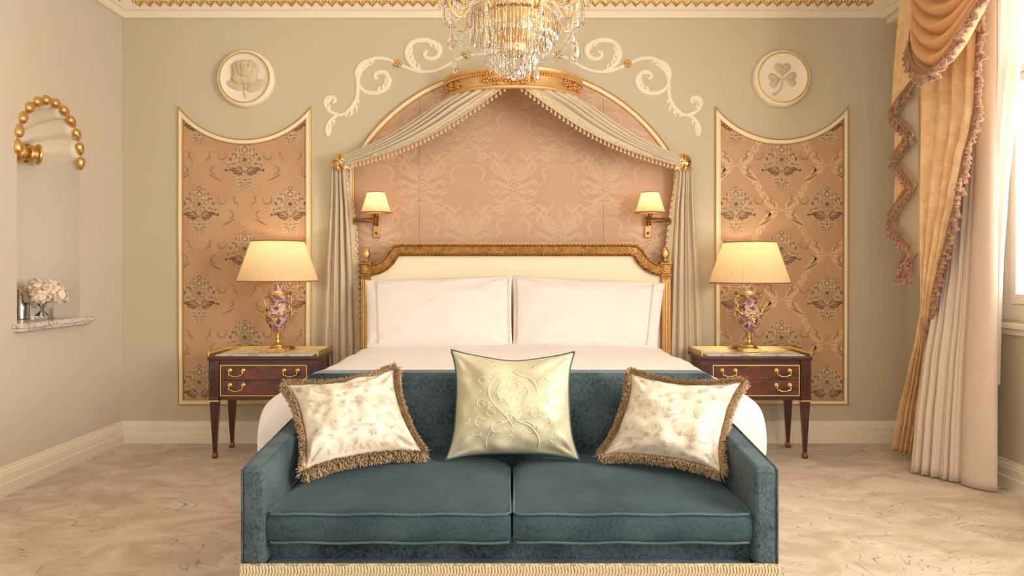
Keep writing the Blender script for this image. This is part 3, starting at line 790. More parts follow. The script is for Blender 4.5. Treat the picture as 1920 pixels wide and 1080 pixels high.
# ------------------------------------------------------------------ acanthus scroll plasterwork
def scrollwork(sgn, label):
    t = thing('scroll_wall_ornament', label, 'wall ornament', (sgn * .9, 0, 2.35))
    K = 720 / 1920
    def c2(x, y, h=0):
        px, py = 600 + x * K, 60 + y * K
        X = (px - 962) / 248; X = X * (1 if sgn < 0 else -1) + .008
        return Vector((X, -h, H + (507 - py) / 248))
    b = MB(); gk = MB()
    def vine(pts, w0, w1, wm=None, n=8):
        P = catmull([c2(*p) for p in pts], n); k = len(P) - 1
        rad = []
        for i in range(k + 1):
            u = i / k; w = lerp(w0, w1, u)
            if wm: w += wm * sin(pi * u)
            rad.append((w, w * .75))
        b.tube(P, rad, 10, 0, flat=(0, -1, 0))
        # a crest line on top gives the acanthus rib
        Q = [p + Vector((0, -r[1] * .75, 0)) for p, r in zip(P, rad)]
        b.tube(Q, [(r[0] * .28, r[0] * .28) for r in rad], 6, 0, flat=(0, -1, 0))
    def acanthus(pts, wmax, lobes, side=1):
        P = catmull([c2(*p) for p in pts], 6); k = len(P) - 1
        sd = side * (1 if sgn < 0 else -1)
        for i in range(lobes):
            u = (i + .6) / lobes; idx = min(k - 1, int(u * k)); p = P[idx]; d = (P[idx + 1] - p).normalized()
            nrm = Vector((-d.z, 0, d.x)) * sd
            L = wmax * sin(pi * (.15 + .75 * u)) + .012
            a0 = p; a1 = p + nrm * L * .6 + d * L * .35; a2 = p + nrm * L * .9 + d * L * 1.0
            b.tube(catmull([a0, a1, a2], 4), [(.006, .012), (.010, .014), (.013, .015), (.014, .014), (.012, .012), (.010, .010), (.008, .008), (.004, .005), (.002, .003)], 8, 0, flat=(0, -1, 0))
        b.tube(P, [(.5 * wmax * sin(pi * min(1, max(.06, i / k))) * .8 + .004, .5 * wmax * .5 * sin(pi * min(1, max(.06, i / k))) + .006) for i in range(k + 1)], 10, 0, flat=(0, -1, 0))
    vine([(900, 118), (800, 112), (740, 118), (690, 135), (640, 165), (580, 192), (510, 200), (450, 185), (392, 160)], .011, .014)
    vine([(392, 160), (330, 135), (270, 132), (215, 165), (190, 225), (188, 290), (180, 340), (150, 392), (105, 415), (70, 412)], .012, .010, .006)
    vine([(90, 415), (45, 395), (24, 355), (38, 328), (66, 328), (76, 345), (62, 352)], .013, .012, .003)
    vine([(90, 412), (55, 440), (34, 480), (38, 512), (50, 515)], .012, .011, .006)
    vine([(190, 235), (195, 270), (230, 300), (285, 305), (330, 280), (345, 240), (325, 205), (290, 202), (272, 222), (290, 236)], .012, .013, .008)
    vine([(515, 198), (470, 175), (435, 130), (435, 85), (465, 50), (520, 40), (570, 55), (598, 85), (590, 118), (560, 135), (530, 128), (522, 105), (540, 95)], .012, .013, .009)
    acanthus([(500, 195), (455, 160), (432, 110), (445, 65)], .045, 6, -1)
    acanthus([(180, 240), (185, 195), (215, 155), (265, 132)], .045, 6, -1)
    acanthus([(270, 305), (325, 285), (348, 245), (345, 215)], .042, 5, 1)
    acanthus([(182, 320), (160, 375), (115, 412)], .038, 4, 1)
    acanthus([(540, 42), (590, 65), (612, 100)], .036, 4, -1)
    acanthus([(40, 395), (24, 350), (50, 322)], .030, 4, -1)
    acanthus([(70, 430), (38, 470), (36, 505)], .028, 4, 1)
    b.build('scrolls', 'plaster', t, smooth=60)
    for (x, y) in ((392, 160), (735, 116)):
        g = MB(); c = c2(x, y, .012)
        for k in range(5): g.ball(c + Vector((.018 * cos(k * 1.257), -.006, .018 * sin(k * 1.257))), .013, 8, 6)
        g.ball(c + Vector((0, -.014, 0)), .010, 8, 6)
        g.build('gold_knot', 'gold', t)
scrollwork(-1, 'cream plaster acanthus scrolls curling down left of the gold bed crown')
scrollwork(1, 'cream plaster acanthus scrolls curling down right of the gold bed crown')

# ------------------------------------------------------------------ bed crown (corona)
KX = .008; KA, KB = .50, .44
def kpt(th, e=0, z=0): return Vector((KX + (KA + e) * cos(th), -(KB + e) * sin(th), z))
M['gold_flower'] = mat('copper_gilt', (216, 166, 104), .4, .9)
def crown():
    t = thing('bed_canopy', 'curved gilded wooden crown fixed high on the wall above the bed', 'canopy', (KX, 0, 2.575))
    b = MB()
    prof = [(-.02, 2.575), (.004, 2.575), (.010, 2.582), (.010, 2.592), (.002, 2.600), (0, 2.604), (0, 2.672), (.004, 2.676), (.006, 2.688), (.020, 2.700), (.026, 2.712), (.026, 2.722), (-.02, 2.726)]
    n = 64; vs = []
    for e, z in prof:
        for i in range(n + 1): vs.append(kpt(pi * i / n, e, z))
    k = n + 1
    fs = [(j * k + i, (j + 1) * k + i, (j + 1) * k + i + 1, j * k + i + 1) for j in range(len(prof) - 1) for i in range(n)]
    fs += [((len(prof) - 1) * k + i, i, i + 1, (len(prof) - 1) * k + i + 1) for i in range(n)]
    b.add(vs, fs); b.build('ring', 'corona', t, smooth=40)
    b = MB()
    for i in range(74): b.ball(kpt(pi * (i + .5) / 74, .014, 2.680), .0115, 6, 5)
    b.build('beading', 'gold_flower', t)
    b = MB(); vs = [kpt(pi * i / n, -.004, 2.70) for i in range(n + 1)]; b.add(vs, [tuple(range(n + 1))]); b.build('top_board', 'corona', t, smooth=0)
    def flower(th, z, r, petals, tilt=0):
        b = MB(); c = kpt(th, .004, z); nr = Vector((cos(th) / KA, -sin(th) / KB, 0)).normalized(); tx = Vector((-nr.y, nr.x, 0)); up = Vector((0, 0, 1))
        for k in range(petals):
            a = 2 * pi * k / petals + tilt
            q = c + tx * (r * .55 * cos(a)) + up * (r * .55 * sin(a))
            base = MB().ball((0, 0, 0), 1, 8, 6)
            b.add([q + tx * (p.x * r * .42) + up * (p.y * r * .42) + nr * (p.z * r * .45 + .004) for p in base.v], base.f)
        base = MB().ball((0, 0, 0), 1, 8, 6)
        b.add([c + tx * (p.x * r * .28) + up * (p.y * r * .28) + nr * (p.z * r * .45 + r * .2) for p in base.v], base.f)
        for k in range(3):
            a = tilt + 1.3 + k * 2.1; q = c + tx * (r * 1.15 * cos(a)) + up * (r * .8 * sin(a))
            b.add([q + tx * (p.x * r * .5 * abs(cos(a)) + p.x * r * .15) + up * (p.y * r * .22) + nr * (p.z * r * .2) for p in base.v], base.f)
        b.build('carved_flower', 'gold_flower', t)
    for (a, z, r, p, q) in ((152, 2.638, .030, 5, 0), (163, 2.636, .026, 4, .5), (142, 2.634, .024, 4, .3), (112, 2.645, .028, 5, .2), (104, 2.626, .024, 4, .9), (96, 2.640, .026, 4, 0), (90, 2.622, .024, 3, .4), (82, 2.634, .030, 6, 0), (73, 2.642, .026, 4, .8),
                        (42, 2.645, .026, 4, .3), (36, 2.626, .024, 4, .9), (28, 2.640, .028, 5, .2), (17, 2.636, .026, 5, .5)):
        flower(R(a), z, r * 1.18, p, q)
crown()

# ------------------------------------------------------------------ drapes
BOSS = {-1: W(639, 303, 5.66), 1: W(1281, 304, 5.66)}
tassel_proto = {}
def make_tassel(name, parent, p, L, w, m_):
    """a little hanging drop, origin at its top"""
    key = (name, L, m_)
    if key in tassel_proto: return stamp(tassel_proto[key], parent, p)
    b = MB(); b.lathe([(w * .12, 0), (w * .15, -L * .25), (w * .5, -L * .34), (w * .55, -L * .46), (w * .38, -L * .52), (w * .62, -L * .75), (w * .8, -L * 1.0), (0, -L * 1.02)], p, 8, cap=False)
    o = b.build(name, m_, parent, origin=p); tassel_proto[key] = o; return o

def bed_drape(sgn):
    side = 'left' if sgn < 0 else 'right'
    t = thing('canopy_drape', 'putty canopy drape with tassel trim running through the %s gold boss' % side, 'drape', (BOSS[sgn].x, -.1, .02))
    boss = BOSS[sgn]
    th0 = (lambda v: R(90 - sgn * (6 + 78 * (1 - v)))) if sgn > 0 else (lambda v: R(90 + 6 + 78 * (1 - v)))
    def at(u, v):
        """u 0 crown .. 1 boss ; v 0 upper edge .. 1 lower edge"""
        a = kpt(th0(v), -.035, 2.60)
        e = Vector((boss.x - sgn * .02, boss.y + .03 - .05 * v, boss.z + .045 - .085 * v))
        uu = u
        p = a.lerp(e, uu)
        # sag
        sag = lerp(.055, .115, v) * sin(pi * uu) ** 1.0 * (1 - .25 * uu)
        p.z -= sag
        w = (1 - uu) * .75 + .25
        f = (v - .06) / .94
        ph = f * pi * 6.2 + .9 * sin(uu * 2.6 + .4)
        fold = (abs(sin(ph)) ** .62 - .55) * .098 * w * (1 if v < .84 else .2)
        fold += .006 * sin(ph * 2.7 + 1) * w * (v < .84)
        k = min(1, uu * 5)
        p.y -= (.02 + fold * 1.1) * (.15 + .85 * k) + .03 * sin(pi * uu)
        p.z += fold * .45 * k
        return p
    b = MB(); b.grid(lambda u, v: at(u, v * .86), 44, 84, 0); b.build('swag', 'drape', t, smooth=180, solid=.004)
    b = MB(); b.grid(lambda u, v: at(u, .86 + .14 * v) + Vector((0, -.002, 0)), 44, 8); b.build('swag_trim', 'drape_trim', t, smooth=180, solid=.006)
    n = 40
    for i in range(n):
        p = at((i + .4) / n, 1.0); make_tassel('tassel', t, p + Vector((0, -.002, .002)), .036, .014, 'tassel')
    # hanging part
    def low(u, v):
        """u across (0 outer .. 1 inner), v down"""
        z = lerp(boss.z - .03, .03, v)
        py = 507 + (H - z) * 254
        outer = interp([(300, 22), (340, 25), (420, 31), (520, 38), (660, 44), (900, 50)], py) / 254
        inner = interp([(300, 5), (340, 7), (420, 12), (520, 18), (650, 22), (900, 22)], py) / 254
        x = boss.x + sgn * outer + (-sgn) * (outer + inner) * u
        x = boss.x + sgn * lerp(outer, -inner, u)
        k = min(1, v * 5 + .35)
        y = -.060 - .05 * u + .024 * k * sin(u * 2 * pi * 4.0 + .5 * sin(v * 4)) + .008 * sin(u * 2 * pi * 9 + 1)
        y -= .05 * max(0, 1 - v * 7)
        return Vector((x, min(y, -.03), z))
    b = MB(); b.grid(low, 90, 40); b.build('hanging_panel', 'drape', t, smooth=180, solid=.004)
    def strip(u, v):
        p = low(1, v * .99 + .01); return p + Vector((-sgn * (.002 + .045 * u * min(1, .3 + v * 3)), -.004 + .012 * u, 0))
    b = MB(); b.grid(strip, 4, 50); b.build('panel_trim', 'drape_trim', t, smooth=180, solid=.005)
    for i in range(46):
        p = strip(1, (i + .5) / 46); make_tassel('tassel', t, p + Vector((-sgn * .004, -.004, .012)), .036, .014, 'tassel')
bed_drape(-1); bed_drape(1)
def boss(sgn):
    p = BOSS[sgn]; side = 'left' if sgn < 0 else 'right'
    t = thing('drape_boss', 'round gold boss with an incised cross holding back the %s bed drape' % side, 'drape holder', (p.x, 0, p.z - .065))
    b = MB(); b.lathe([(.02, 0), (.02, -p.y - .03)], (p.x, 0, p.z), 12, axis='y'); b.build('stem', 'brass', t)
    b = MB(); c = (p.x, p.y, p.z)
    b.lathe([(.030, -.03), (.060, -.024), (.064, -.012), (.064, -.004), (.058, .004), (.056, .006), (.050, .016), (.035, .026), (.018, .032), (0, .034)], c, 40, axis='y', cap=False)
    b.build('dome', 'brass', t)
    b = MB()
    for a in range(4):
        d = Vector((cos(a * pi / 2), 0, sin(a * pi / 2)))
        q = [Vector(c) + d * r_ + Vector((0, -h - .001, 0)) for r_, h in ((.006, .034), (.018, .032), (.035, .026), (.050, .016))]
        b.tube(q, [.003, .004, .004, .003], 6)
    b.build('cross', 'bronze', t)
boss(-1); boss(1)

# ------------------------------------------------------------------ swing arm wall lamps
def sconce(sgn):
    side = 'left' if sgn < 0 else 'right'
    px = 706 if sgn < 0 else 1214.5
    bx = (px - 960) / 1446 * (D0 - .02); zc = H + (507 - 424) / 248
    t = thing('wall_lamp', 'brass swing-arm wall lamp with pleated shade on the %s side of the damask' % side, 'wall lamp', (bx, 0, zc - .09))
    b = MB(); b.box(bx - .024, bx + .024, -.026, -.006, zc - .088, zc + .088); b.build('backplate', 'aged_brass', t, bevel=.004)
    b = MB(); b.lathe([(.011, 0), (.011, .004), (.006, .008), (0, .009)], (bx, -.026, zc - .055), 12, axis='y'); b.build('switch', 'bronze', t)
    b = MB(); zj = zc + .035
    b.tube([(bx, -.026, zj), (bx, -.07, zj)], .009, 10)
    b.lathe([(.013, -.035), (.017, -.028), (.012, -.02), (.012, .02), (.017, .028), (.013, .035)], (bx, -.07, zj), 16); b.build('swivel', 'bronze', t)
    ex = bx + sgn * .150
    b = MB(); b.tube([(bx, -.07, zj - .005), (ex, -.10, zj - .005)], .0065, 10); b.ball((ex, -.10, zj - .005), .012, 10, 6); b.tube([(ex, -.10, zj - .028), (ex, -.10, zj + .02)], .009, 10)
    sx = (( 705 if sgn < 0 else 1219) - 960) / 1446 * (D0 - .19)
    b.tube([(ex, -.10, zj + .010), (sx, -.19, zj + .010)], .0065, 10)
    b.lathe([(.010, -.02), (.014, -.012), (.009, 0), (.013, .012), (.018, .03), (.016, .036)], (sx, -.19, zj + .012), 16)
    b.build('swing_arm', 'bronze', t)
    b = MB(); b.lathe([(.0135, 0), (.0135, .055)], (sx, -.19, zj + .045), 14); b.build('candle_tube', 'candle', t)
    s = 1446 / (D0 - .19)
    zb, zt = H + (507 - 399) / s, H + (507 - 361) / s
    rb, rt = 27.5 / s, 15.5 / s
    def shade(name, mats_):
        b = MB(); n = 180; vs = []; K = 12
        for j in range(K + 1):
            v = j / K; r = lerp(rb, rt, v)
            for i in range(n):
                a = 2 * pi * i / n; vs.append((sx + r * (1 + .018 * cos(a * 45)) * cos(a), -.19 + r * (1 + .018 * cos(a * 45)) * sin(a), lerp(zb, zt, v)))
        b.add(vs, [(j * n + i, j * n + (i + 1) % n, (j + 1) * n + (i + 1) % n, (j + 1) * n + i) for j in range(K) for i in range(n)])
        o = b.build(name, mats_, t, smooth=180)
        c = MB()
        for r_, z_, h_ in ((rb, zb, .010), (rt, zt, .006)):
            c.lathe([(r_ * 1.02, -h_ / 2), (r_ * 1.035, 0), (r_ * 1.02, h_ / 2), (r_ * .97, h_ / 2), (r_ * .97, -h_ / 2), (r_ * 1.02, -h_ / 2)], (sx, -.19, z_), 60, cap=False)
        c.build('shade_binding', 'lamp_binding', o)
    shade('lamp_shade', 'shade')
    b = MB(); b.ball((sx, -.19, (zb + zt) / 2 - .01), .014, 10, 8, 0, (1, 1, 1.5)); b.build('bulb', 'bulb', t)
    L = bpy.data.lights.new('sconce_light', 'POINT'); L.energy = SC_W; L.color = (1, .78, .52); L.shadow_soft_size = .02
    lo = bpy.data.objects.new('wall_lamp_light', L); lo.location = (sx, -.19, zb + .075); COL.objects.link(lo)
SC_W = 1.6
def emis(name, c, s):
    m, nt, b = newmat(name); b.inputs['Emission Color'].default_value = srgb(*c); b.inputs['Emission Strength'].default_value = s; return m
M['bulb'] = emis('lit_bulb', (255, 220, 170), 4)
sconce(-1); sconce(1)

# ------------------------------------------------------------------ bed
HX = .028; HY = -.115; HWd = 1.105       # headboard centre, depth, half width to post centre
def bed():
    t = thing('bed', 'king size bed with gilded carved frame and cream upholstered headboard', 'bed', (HX, -1.15, 0))
    hz = lambda py: H + (507 - py) / 253.3
    # frame outline (outer top edge) as a path from the left post to the right post
    s = 253.3
    def X(px): return (px - 967.5) / s + HX
    half = [(-271, 509), (-262, 505), (-252, 498), (-245, 489), (-241, 478), (-239, 470), (-237, 468.5)]
    # concave scoop: sweep band centred on this path
    path = [(-272, 506), (-258, 503), (-246, 497), (-236, 487), (-229, 476), (-223, 470), (-210, 468.5), (0, 468.5)]
    path = path + [(-x, y) for x, y in path[-2::-1]]
    P = [Vector((X(967.5 + x), HY, hz(y))) for x, y in path]
    b = MB(); n = len(P)
    prof = [(-.046, 0), (-.046, -.05), (-.038, -.060), (-.030, -.055), (-.026, -.046), (.022, -.046), (.028, -.056), (.038, -.058), (.042, -.048), (.042, 0)]
    rows = []
    for i, p in enumerate(P):
        a = P[max(0, i - 1)]; c = P[min(n - 1, i + 1)]; d = (c - a).normalized(); nr = Vector((-d.z, 0, d.x))
        rows.append([p + nr * e + Vector((0, h, 0)) for e, h in prof])
    k = len(prof)
    b.add([q for r_ in rows for q in r_], [(i * k + j, i * k + j + 1, (i + 1) * k + j + 1, (i + 1) * k + j) for i in range(n - 1) for j in range(k - 1)] + [(i * k, (i + 1) * k, (i + 1) * k + k - 1, i * k + k - 1) for i in range(n - 1)])
    # carved running ornament on the rail
    seg = []
    for i in range(n - 1):
        L = (P[i + 1] - P[i]).length; kk = max(1, int(L / .026))
        for q in range(kk): seg.append((P[i].lerp(P[i + 1], (q + .5) / kk), (P[i + 1] - P[i]).normalized()))
    base = MB().ball((0, 0, 0), 1, 6, 4)
    for c, d in seg:
        nr = Vector((-d.z, 0, d.x))
        for e, rx_, rz_, dx_ in ((.013, .0085, .006, 0), (-.013, .0085, .006, 0), (0, .0065, .0065, .013)):
            o = c + d * dx_ + nr * e + Vector((0, -.048, 0))
            b.add([o + d * (p.x * rx_) + nr * (p.z * rz_) + Vector((0, p.y * .008, 0)) for p in base.v], base.f, 1)
        b.add([c + nr * (.036) + d * (p.x * .006 + .0) + nr * (p.z * .006) + Vector((0, -.058 + p.y * .006, 0)) for p in base.v], base.f, 1)
        b.add([c - nr * (.034) + d * (p.x * .005) + nr * (p.z * .005) + Vector((0, -.060 + p.y * .005, 0)) for p in base.v], base.f, 1)
    b.build('carved_rail', ['gold_dark', 'carve'], t, smooth=25)
    b = MB()
    xl, xr = X(726), X(1209)
    zt = hz(457.5)
    m_ = int((xr - xl) / .011)
    for i in range(m_): b.box(xl + i * .011, xl + i * .011 + .006, HY - .052, HY, zt - .002, zt + .006)
    b.build('dentil_crest', 'carve', t, smooth=0)
    # upholstery
    b = MB(); out = [(p.x, p.z) for p in P]
    out = [(P[0].x, .55)] + out + [(P[-1].x, .55)]
    N_ = len(out)
    b.add([(x, HY - .022, z) for x, z in out] + [(x, HY + .03, z) for x, z in out], [tuple(range(N_ - 1, -1, -1)), tuple(range(N_, 2 * N_))] + [(i, (i + 1) % N_, N_ + (i + 1) % N_, N_ + i) for i in range(N_)])
    b.build('upholstered_panel', 'headcloth', t, smooth=0)
    for sg in (-1, 1):
        x = HX + sg * HWd
        b = MB(); w = .036
        b.box(x - w, x + w, HY - .05, HY + .03, 0, hz(517)); 
        b.box(x - w - .006, x + w + .006, HY - .058, HY + .036, hz(518), hz(513))
        b.box(x - w, x + w, HY - .05, HY + .03, hz(513), hz(496)); b.box(x - w - .008, x + w + .008, HY - .06, HY + .038, hz(496), hz(491.5))
        post = b.build('post', 'gold_dark', t, bevel=.003)
        f = MB()
        for q in range(5): f.tube([(x - .024 + .012 * q, HY - .051, .60), (x - .024 + .012 * q, HY - .051, hz(524))], .0042, 6)
        for a in range(8): f.ball((x + .014 * cos(a * pi / 4), HY - .052, hz(504.5) + .014 * sin(a * pi / 4)), .008, 6, 5)
        f.ball((x, HY - .054, hz(504.5)), .008, 8, 6)
        f.build('fluting', 'carve', post)
        f = MB(); zz = hz(491.5)
        f.lathe([(.020, 0), (.022, .006), (.010, .012), (.009, .02), (.018, .026), (.026, .045), (.029, .062), (.025, .082), (.016, .100), (.006, .112), (0, .114)], (x, HY - .01, zz), 16, rf=lambda a, z: 1 + (.10 * cos(a * 8 + z * 120)), cap=False)
        f.build('finial', 'gold', post)
    b = MB(); b.box(-1.0, 1.0, -2.10, -.17, .10, .38); b.build('bed_base', 'headcloth', t, bevel=.02)
    b = MB(); b.box(-1.0, 1.0, -2.12, -.17, .385, .72); b.build('mattress', 'linen', t, bevel=.05)
    for sx in (-1, 1):
        for y in (-2.0, -.3): b = MB(); b.frustum(sx * .93, y, 0, .11, .025, .035); b.build('leg', 'gold_dark', t)
bed()
def duvet():
    y0, y1, rad = -.20, -2.12, .17
    def cs(u, q):
        """cross-section: u 0..1 from left hem to right hem; q 0 head .. 1 foot"""
        fl = q ** .8
        pts = [(-1.075 - .05 * fl, .30), (-1.085 - .09 * fl, .42), (-1.085 - .115 * fl, .55), (-1.08 - .10 * fl, .65), (-1.05 - .03 * fl, .725), (-.99, .757), (-.8, .774), (-.4, .782), (0, .784)]
        pts = pts + [(-x, z) for x, z in pts[-2::-1]]
        f = u * (len(pts) - 1); i = min(len(pts) - 2, int(f)); t_ = f - i
        def g(k): k = max(0, min(len(pts) - 1, k)); return Vector((pts[k][0], 0, pts[k][1]))
        a, b_, c, d = g(i - 1), g(i), g(i + 1), g(i + 2)
        return .5 * ((2 * b_) + (c - a) * t_ + (2 * a - 5 * b_ + 4 * c - d) * t_ * t_ + (3 * b_ - a - 3 * c + d) * t_ ** 3)
    def fn(u, v):
        if v < .8: q = v / .8; y = lerp(y0, y1 + .0, q); p = cs(u, q); dz = 1
        else:
            a = (v - .8) / .2
            p = cs(u, 1)
            if a < .6: th = a / .6 * pi / 2; y = y1 - rad * .5 * sin(th); k = 1 - rad * (1 - cos(th)) / .48
            else: th = pi / 2; y = y1 - rad * .5; k = (1 - rad / .48) * (1 - (a - .6) / .4)
            p.z = .30 + (p.z - .30) * k
            p.x *= 1 - .012 * (a if a < .6 else .6)
            if a > .6: mx = lerp(1.2, 1.10, (a - .6) / .4); p.x = max(-mx, min(mx, p.x))
        w = noise.noise(Vector((p.x * 2.1, y * 2.1, 3))) * .012 + noise.noise(Vector((p.x * 6, y * 5, 8))) * .004
        if abs(p.x) > 1.03 and v < .8: w2 = noise.noise(Vector((y * 7, p.z * 2, 1 + (p.x > 0)))) * .02; p.x += w2
        return Vector((p.x, y, p.z + w))
    b = MB(); b.grid(fn, 96, 90)
    tag(b.build('duvet', 'linen', smooth=180, solid=.01), 'white duvet spread over the bed and falling over its sides', 'duvet')
duvet()

# ------------------------------------------------------------------ cushions
class Cushion:
    def __init__(s, TL, TR, BR, BL, T, pinch=.08, chop=0, seed=1, wr=.006, pw=.5, ear=0, ke=3.2):
        s.ear = ear; s.ke = ke
        s.c = [Vector(p) for p in (TL, TR, BR, BL)]; s.T = T; s.k = pinch; s.chop = chop; s.seed = seed; s.wr = wr; s.pw = pw
        s.n = ((s.c[1] - s.c[0]).cross(s.c[3] - s.c[0])).normalized()
        if s.n.y > 0: s.n = -s.n
    def flat(s, u, v):
        """u,v in -1..1; v=1 top"""
        uu = u * (1 - s.k * (1 - abs(v) ** s.ke)); vv = v * (1 - s.k * (1 - abs(u) ** s.ke))
        e = (abs(u) * abs(v)) ** 6 * s.ear; uu *= 1 + e; vv *= 1 + e
        if s.chop: vv -= s.chop * exp(-(u / .42) ** 2) * max(0, (v + .2) / 1.2) ** 2
        a, b_ = (uu + 1) / 2, (vv + 1) / 2
        top = s.c[0].lerp(s.c[1], a); bot = s.c[3].lerp(s.c[2], a)
        return bot.lerp(top, b_)
    def surf(s, u, v, side=1, off=0):
        p = s.flat(u, v)
        h = s.T * (max(0, 1 - abs(u) ** 2.2) * max(0, 1 - abs(v) ** 2.2)) ** s.pw
        if s.chop and side > 0: h *= 1 - .25 * exp(-(u / .16) ** 2) * max(0, v)
        w = noise.noise(Vector((u * 2.3, v * 2.3, s.seed))) * s.wr * 1.6 + noise.noise(Vector((u * 5, v * 5, s.seed + 4))) * s.wr
        # puckers pulling in from the corners
        for cu in (-1, 1):
            for cv in (-1, 1):
                du, dv = u - cu, v - cv; r = sqrt(du * du + dv * dv); an = atan2(dv, du)
                w += s.wr * .9 * exp(-(r / .5) ** 2) * sin(an * 9 + s.seed + cu) * min(1, r * 4)
        h += w * min(1, h / (s.T * .35))
        return p + s.n * (side * h + off)
    def body(s, name, m_, parent, N=44):
        b = MB()
        f = lambda q: -1 + 2 * (.5 - .5 * cos(pi * q))
        b.grid(lambda a, c: s.surf(f(a), f(c)), N, N); b.grid(lambda a, c: s.surf(f(1 - a), f(c), -1), N, N)
        return b.build(name, m_, parent, smooth=180)
    def rim(s, n=160):
        pts = []
        for i in range(n):
            q = 4 * i / n; k = int(q); t_ = -1 + 2 * (q - k)
            pts.append(s.flat(*((t_, 1), (1, -t_), (-t_, -1), (-1, t_))[k]))
        return pts
def bed_pillow(pts, label, seed, inner, grp=None):
    c = Cushion(*pts, .085, pinch=.012, seed=seed, wr=.006, pw=.42)
    t = thing('bed_pillow', label, 'pillow', (sum((p.x for p in c.c)) / 4, c.c[2].y, min(p.z for p in c.c)))
    c.body('pillowcase', 'pillow', t, 48)
    for uu in inner:
        b = MB()
        for q in (0, 1):
            pts_ = [c.surf(uu + .012 * sin(i * .9 + q * pi) + q * .006, -.93 + 1.86 * i / 90, 1, .0015) for i in range(91)]
            b.tube(pts_, .0016, 5)
        b.build('scalloped_stitching', 'stitch', t)
dT, dB = 5.56, 5.36
bed_pillow([W(684, 526, dT), W(960, 518, dT), W(961, 652, dB), W(688, 652, dB)], 'white pillow on the left half of the bed against the headboard', 3, (-.84, .955))
bed_pillow([W(961, 518, dT), W(1247, 531, dT), W(1232, 654, dB), W(961, 652, dB)], 'white pillow on the right half of the bed against the headboard', 9, (-.955, .84))
# ------------------------------------------------------------------ nightstands
def nightstand(sgn):
    side = 'left' if sgn < 0 else 'right'
    cx = -1.712 if sgn < 0 else 1.683
    x0, x1, y0, y1 = cx - .383, cx + .383, -.535, -.12
    t = thing('nightstand', 'mahogany two-drawer nightstand with marble top and tapered legs, %s of the bed' % side, 'nightstand', (cx, (y0 + y1) / 2, 0))
    b = MB(); b.box(x0 + .022, x1 - .022, y0 + .03, y1 - .01, .405, .683); b.build('body', 'mahogany', t, bevel=.003)
    b = MB(); b.box(x0, x1, y0, y1, .683, .708); b.build('top', 'mahogany', t, bevel=.006)
    b = MB(); b.box(x0 + .045, x1 - .045, y0 + .03, y1 - .02, .7085, .716); b.build('marble_slab', 'marble', t, bevel=.002)
    b = MB()
    b.box(x0 + .004, x0 + .012, y0 + .01, y1 - .004, .708, .738); b.box(x1 - .012, x1 - .004, y0 + .01, y1 - .004, .708, .738); b.box(x0 + .012, x1 - .012, y1 - .012, y1 - .004, .708, .738)
    b.box(x0 + .002, x0 + .016, y0 + .008, y1 - .002, .736, .741); b.box(x1 - .016, x1 - .002, y0 + .008, y1 - .002, .736, .741); b.box(x0 + .002, x1 - .002, y1 - .016, y1 - .002, .736, .741)
    b.build('brass_gallery', 'brass', t, bevel=.001)
    yf = y0 + .03
    dx0, dx1 = x0 + .092, x1 - .092
    for k, (za, zb) in enumerate(((.443, .540), (.545, .640))):
        b = MB(); b.box(dx0, dx1, yf - .010, yf, za, zb); dr = b.build('drawer', 'mahogany_flame', t, bevel=.002)
        for hx in (cx - .187, cx + .187):
            b = MB(); zc = (za + zb) / 2 + .018
            for s_ in (-1, 1):
                b.lathe([(.015, 0), (.017, .002), (.014, .006), (.009, .008), (.009, .014), (.011, .017), (.007, .022), (0, .024)], (hx + s_ * .046, yf - .010, zc), 16, axis='y')
            pts = [(hx - .046, yf - .026, zc), (hx - .046, yf - .030, zc - .022), (hx - .040, yf - .032, zc - .034), (hx - .028, yf - .032, zc - .030), (hx - .024, yf - .032, zc - .038), (hx, yf - .032, zc - .040),
                   (hx + .024, yf - .032, zc - .038), (hx + .028, yf - .032, zc - .030), (hx + .040, yf - .032, zc - .034), (hx + .046, yf - .030, zc - .022), (hx + .046, yf - .026, zc)]
            b.tube(catmull(pts, 4), .0033, 8)
            b.build('handle', 'brass', dr)
    b = MB()
    for (a, c, e, f) in ((dx0 - .008, dx1 + .008, .643, .648), (dx0 - .008, dx1 + .008, .434, .439), (dx0 - .008, dx0 - .003, .439, .643), (dx1 + .003, dx1 + .008, .439, .643)): b.box(a, c, yf - .0125, yf, e, f)
    b.build('brass_inlay', 'inlay', t, smooth=0)
    for s_ in (-1, 1):
        lx = x0 + .040 if s_ < 0 else x1 - .040
        b = MB(); b.box(lx - .034, lx + .034, yf - .016, yf + .03, .405, .683)
        for q in range(3):
            b.tube([(lx - .016 + .016 * q, yf - .017, .43), (lx - .016 + .016 * q, yf - .017, .665)], .0045, 6)
        b.build('fluted_stile', 'mahogany', t, bevel=.002)
        for yy, f_ in ((yf + .012, 1), (y1 - .045, 0)):
            b = MB(); b.frustum(lx, yy, .030, .405, .011, .028); lg = b.build('leg', 'mahogany', t, bevel=.002)
            b = MB(); b.frustum(lx, yy, .0, .012, .013, .017); b.frustum(lx, yy, .012, .040, .017, .013); b.build('brass_foot', 'bronze', lg)
            if f_:
                b = MB(); b.box(lx - .038, lx + .038, yf - .020, yf + .036, .396, .4045); b.build('brass_collar', 'brass', lg, bevel=.001)
    return t
nightstand(-1); nightstand(1)

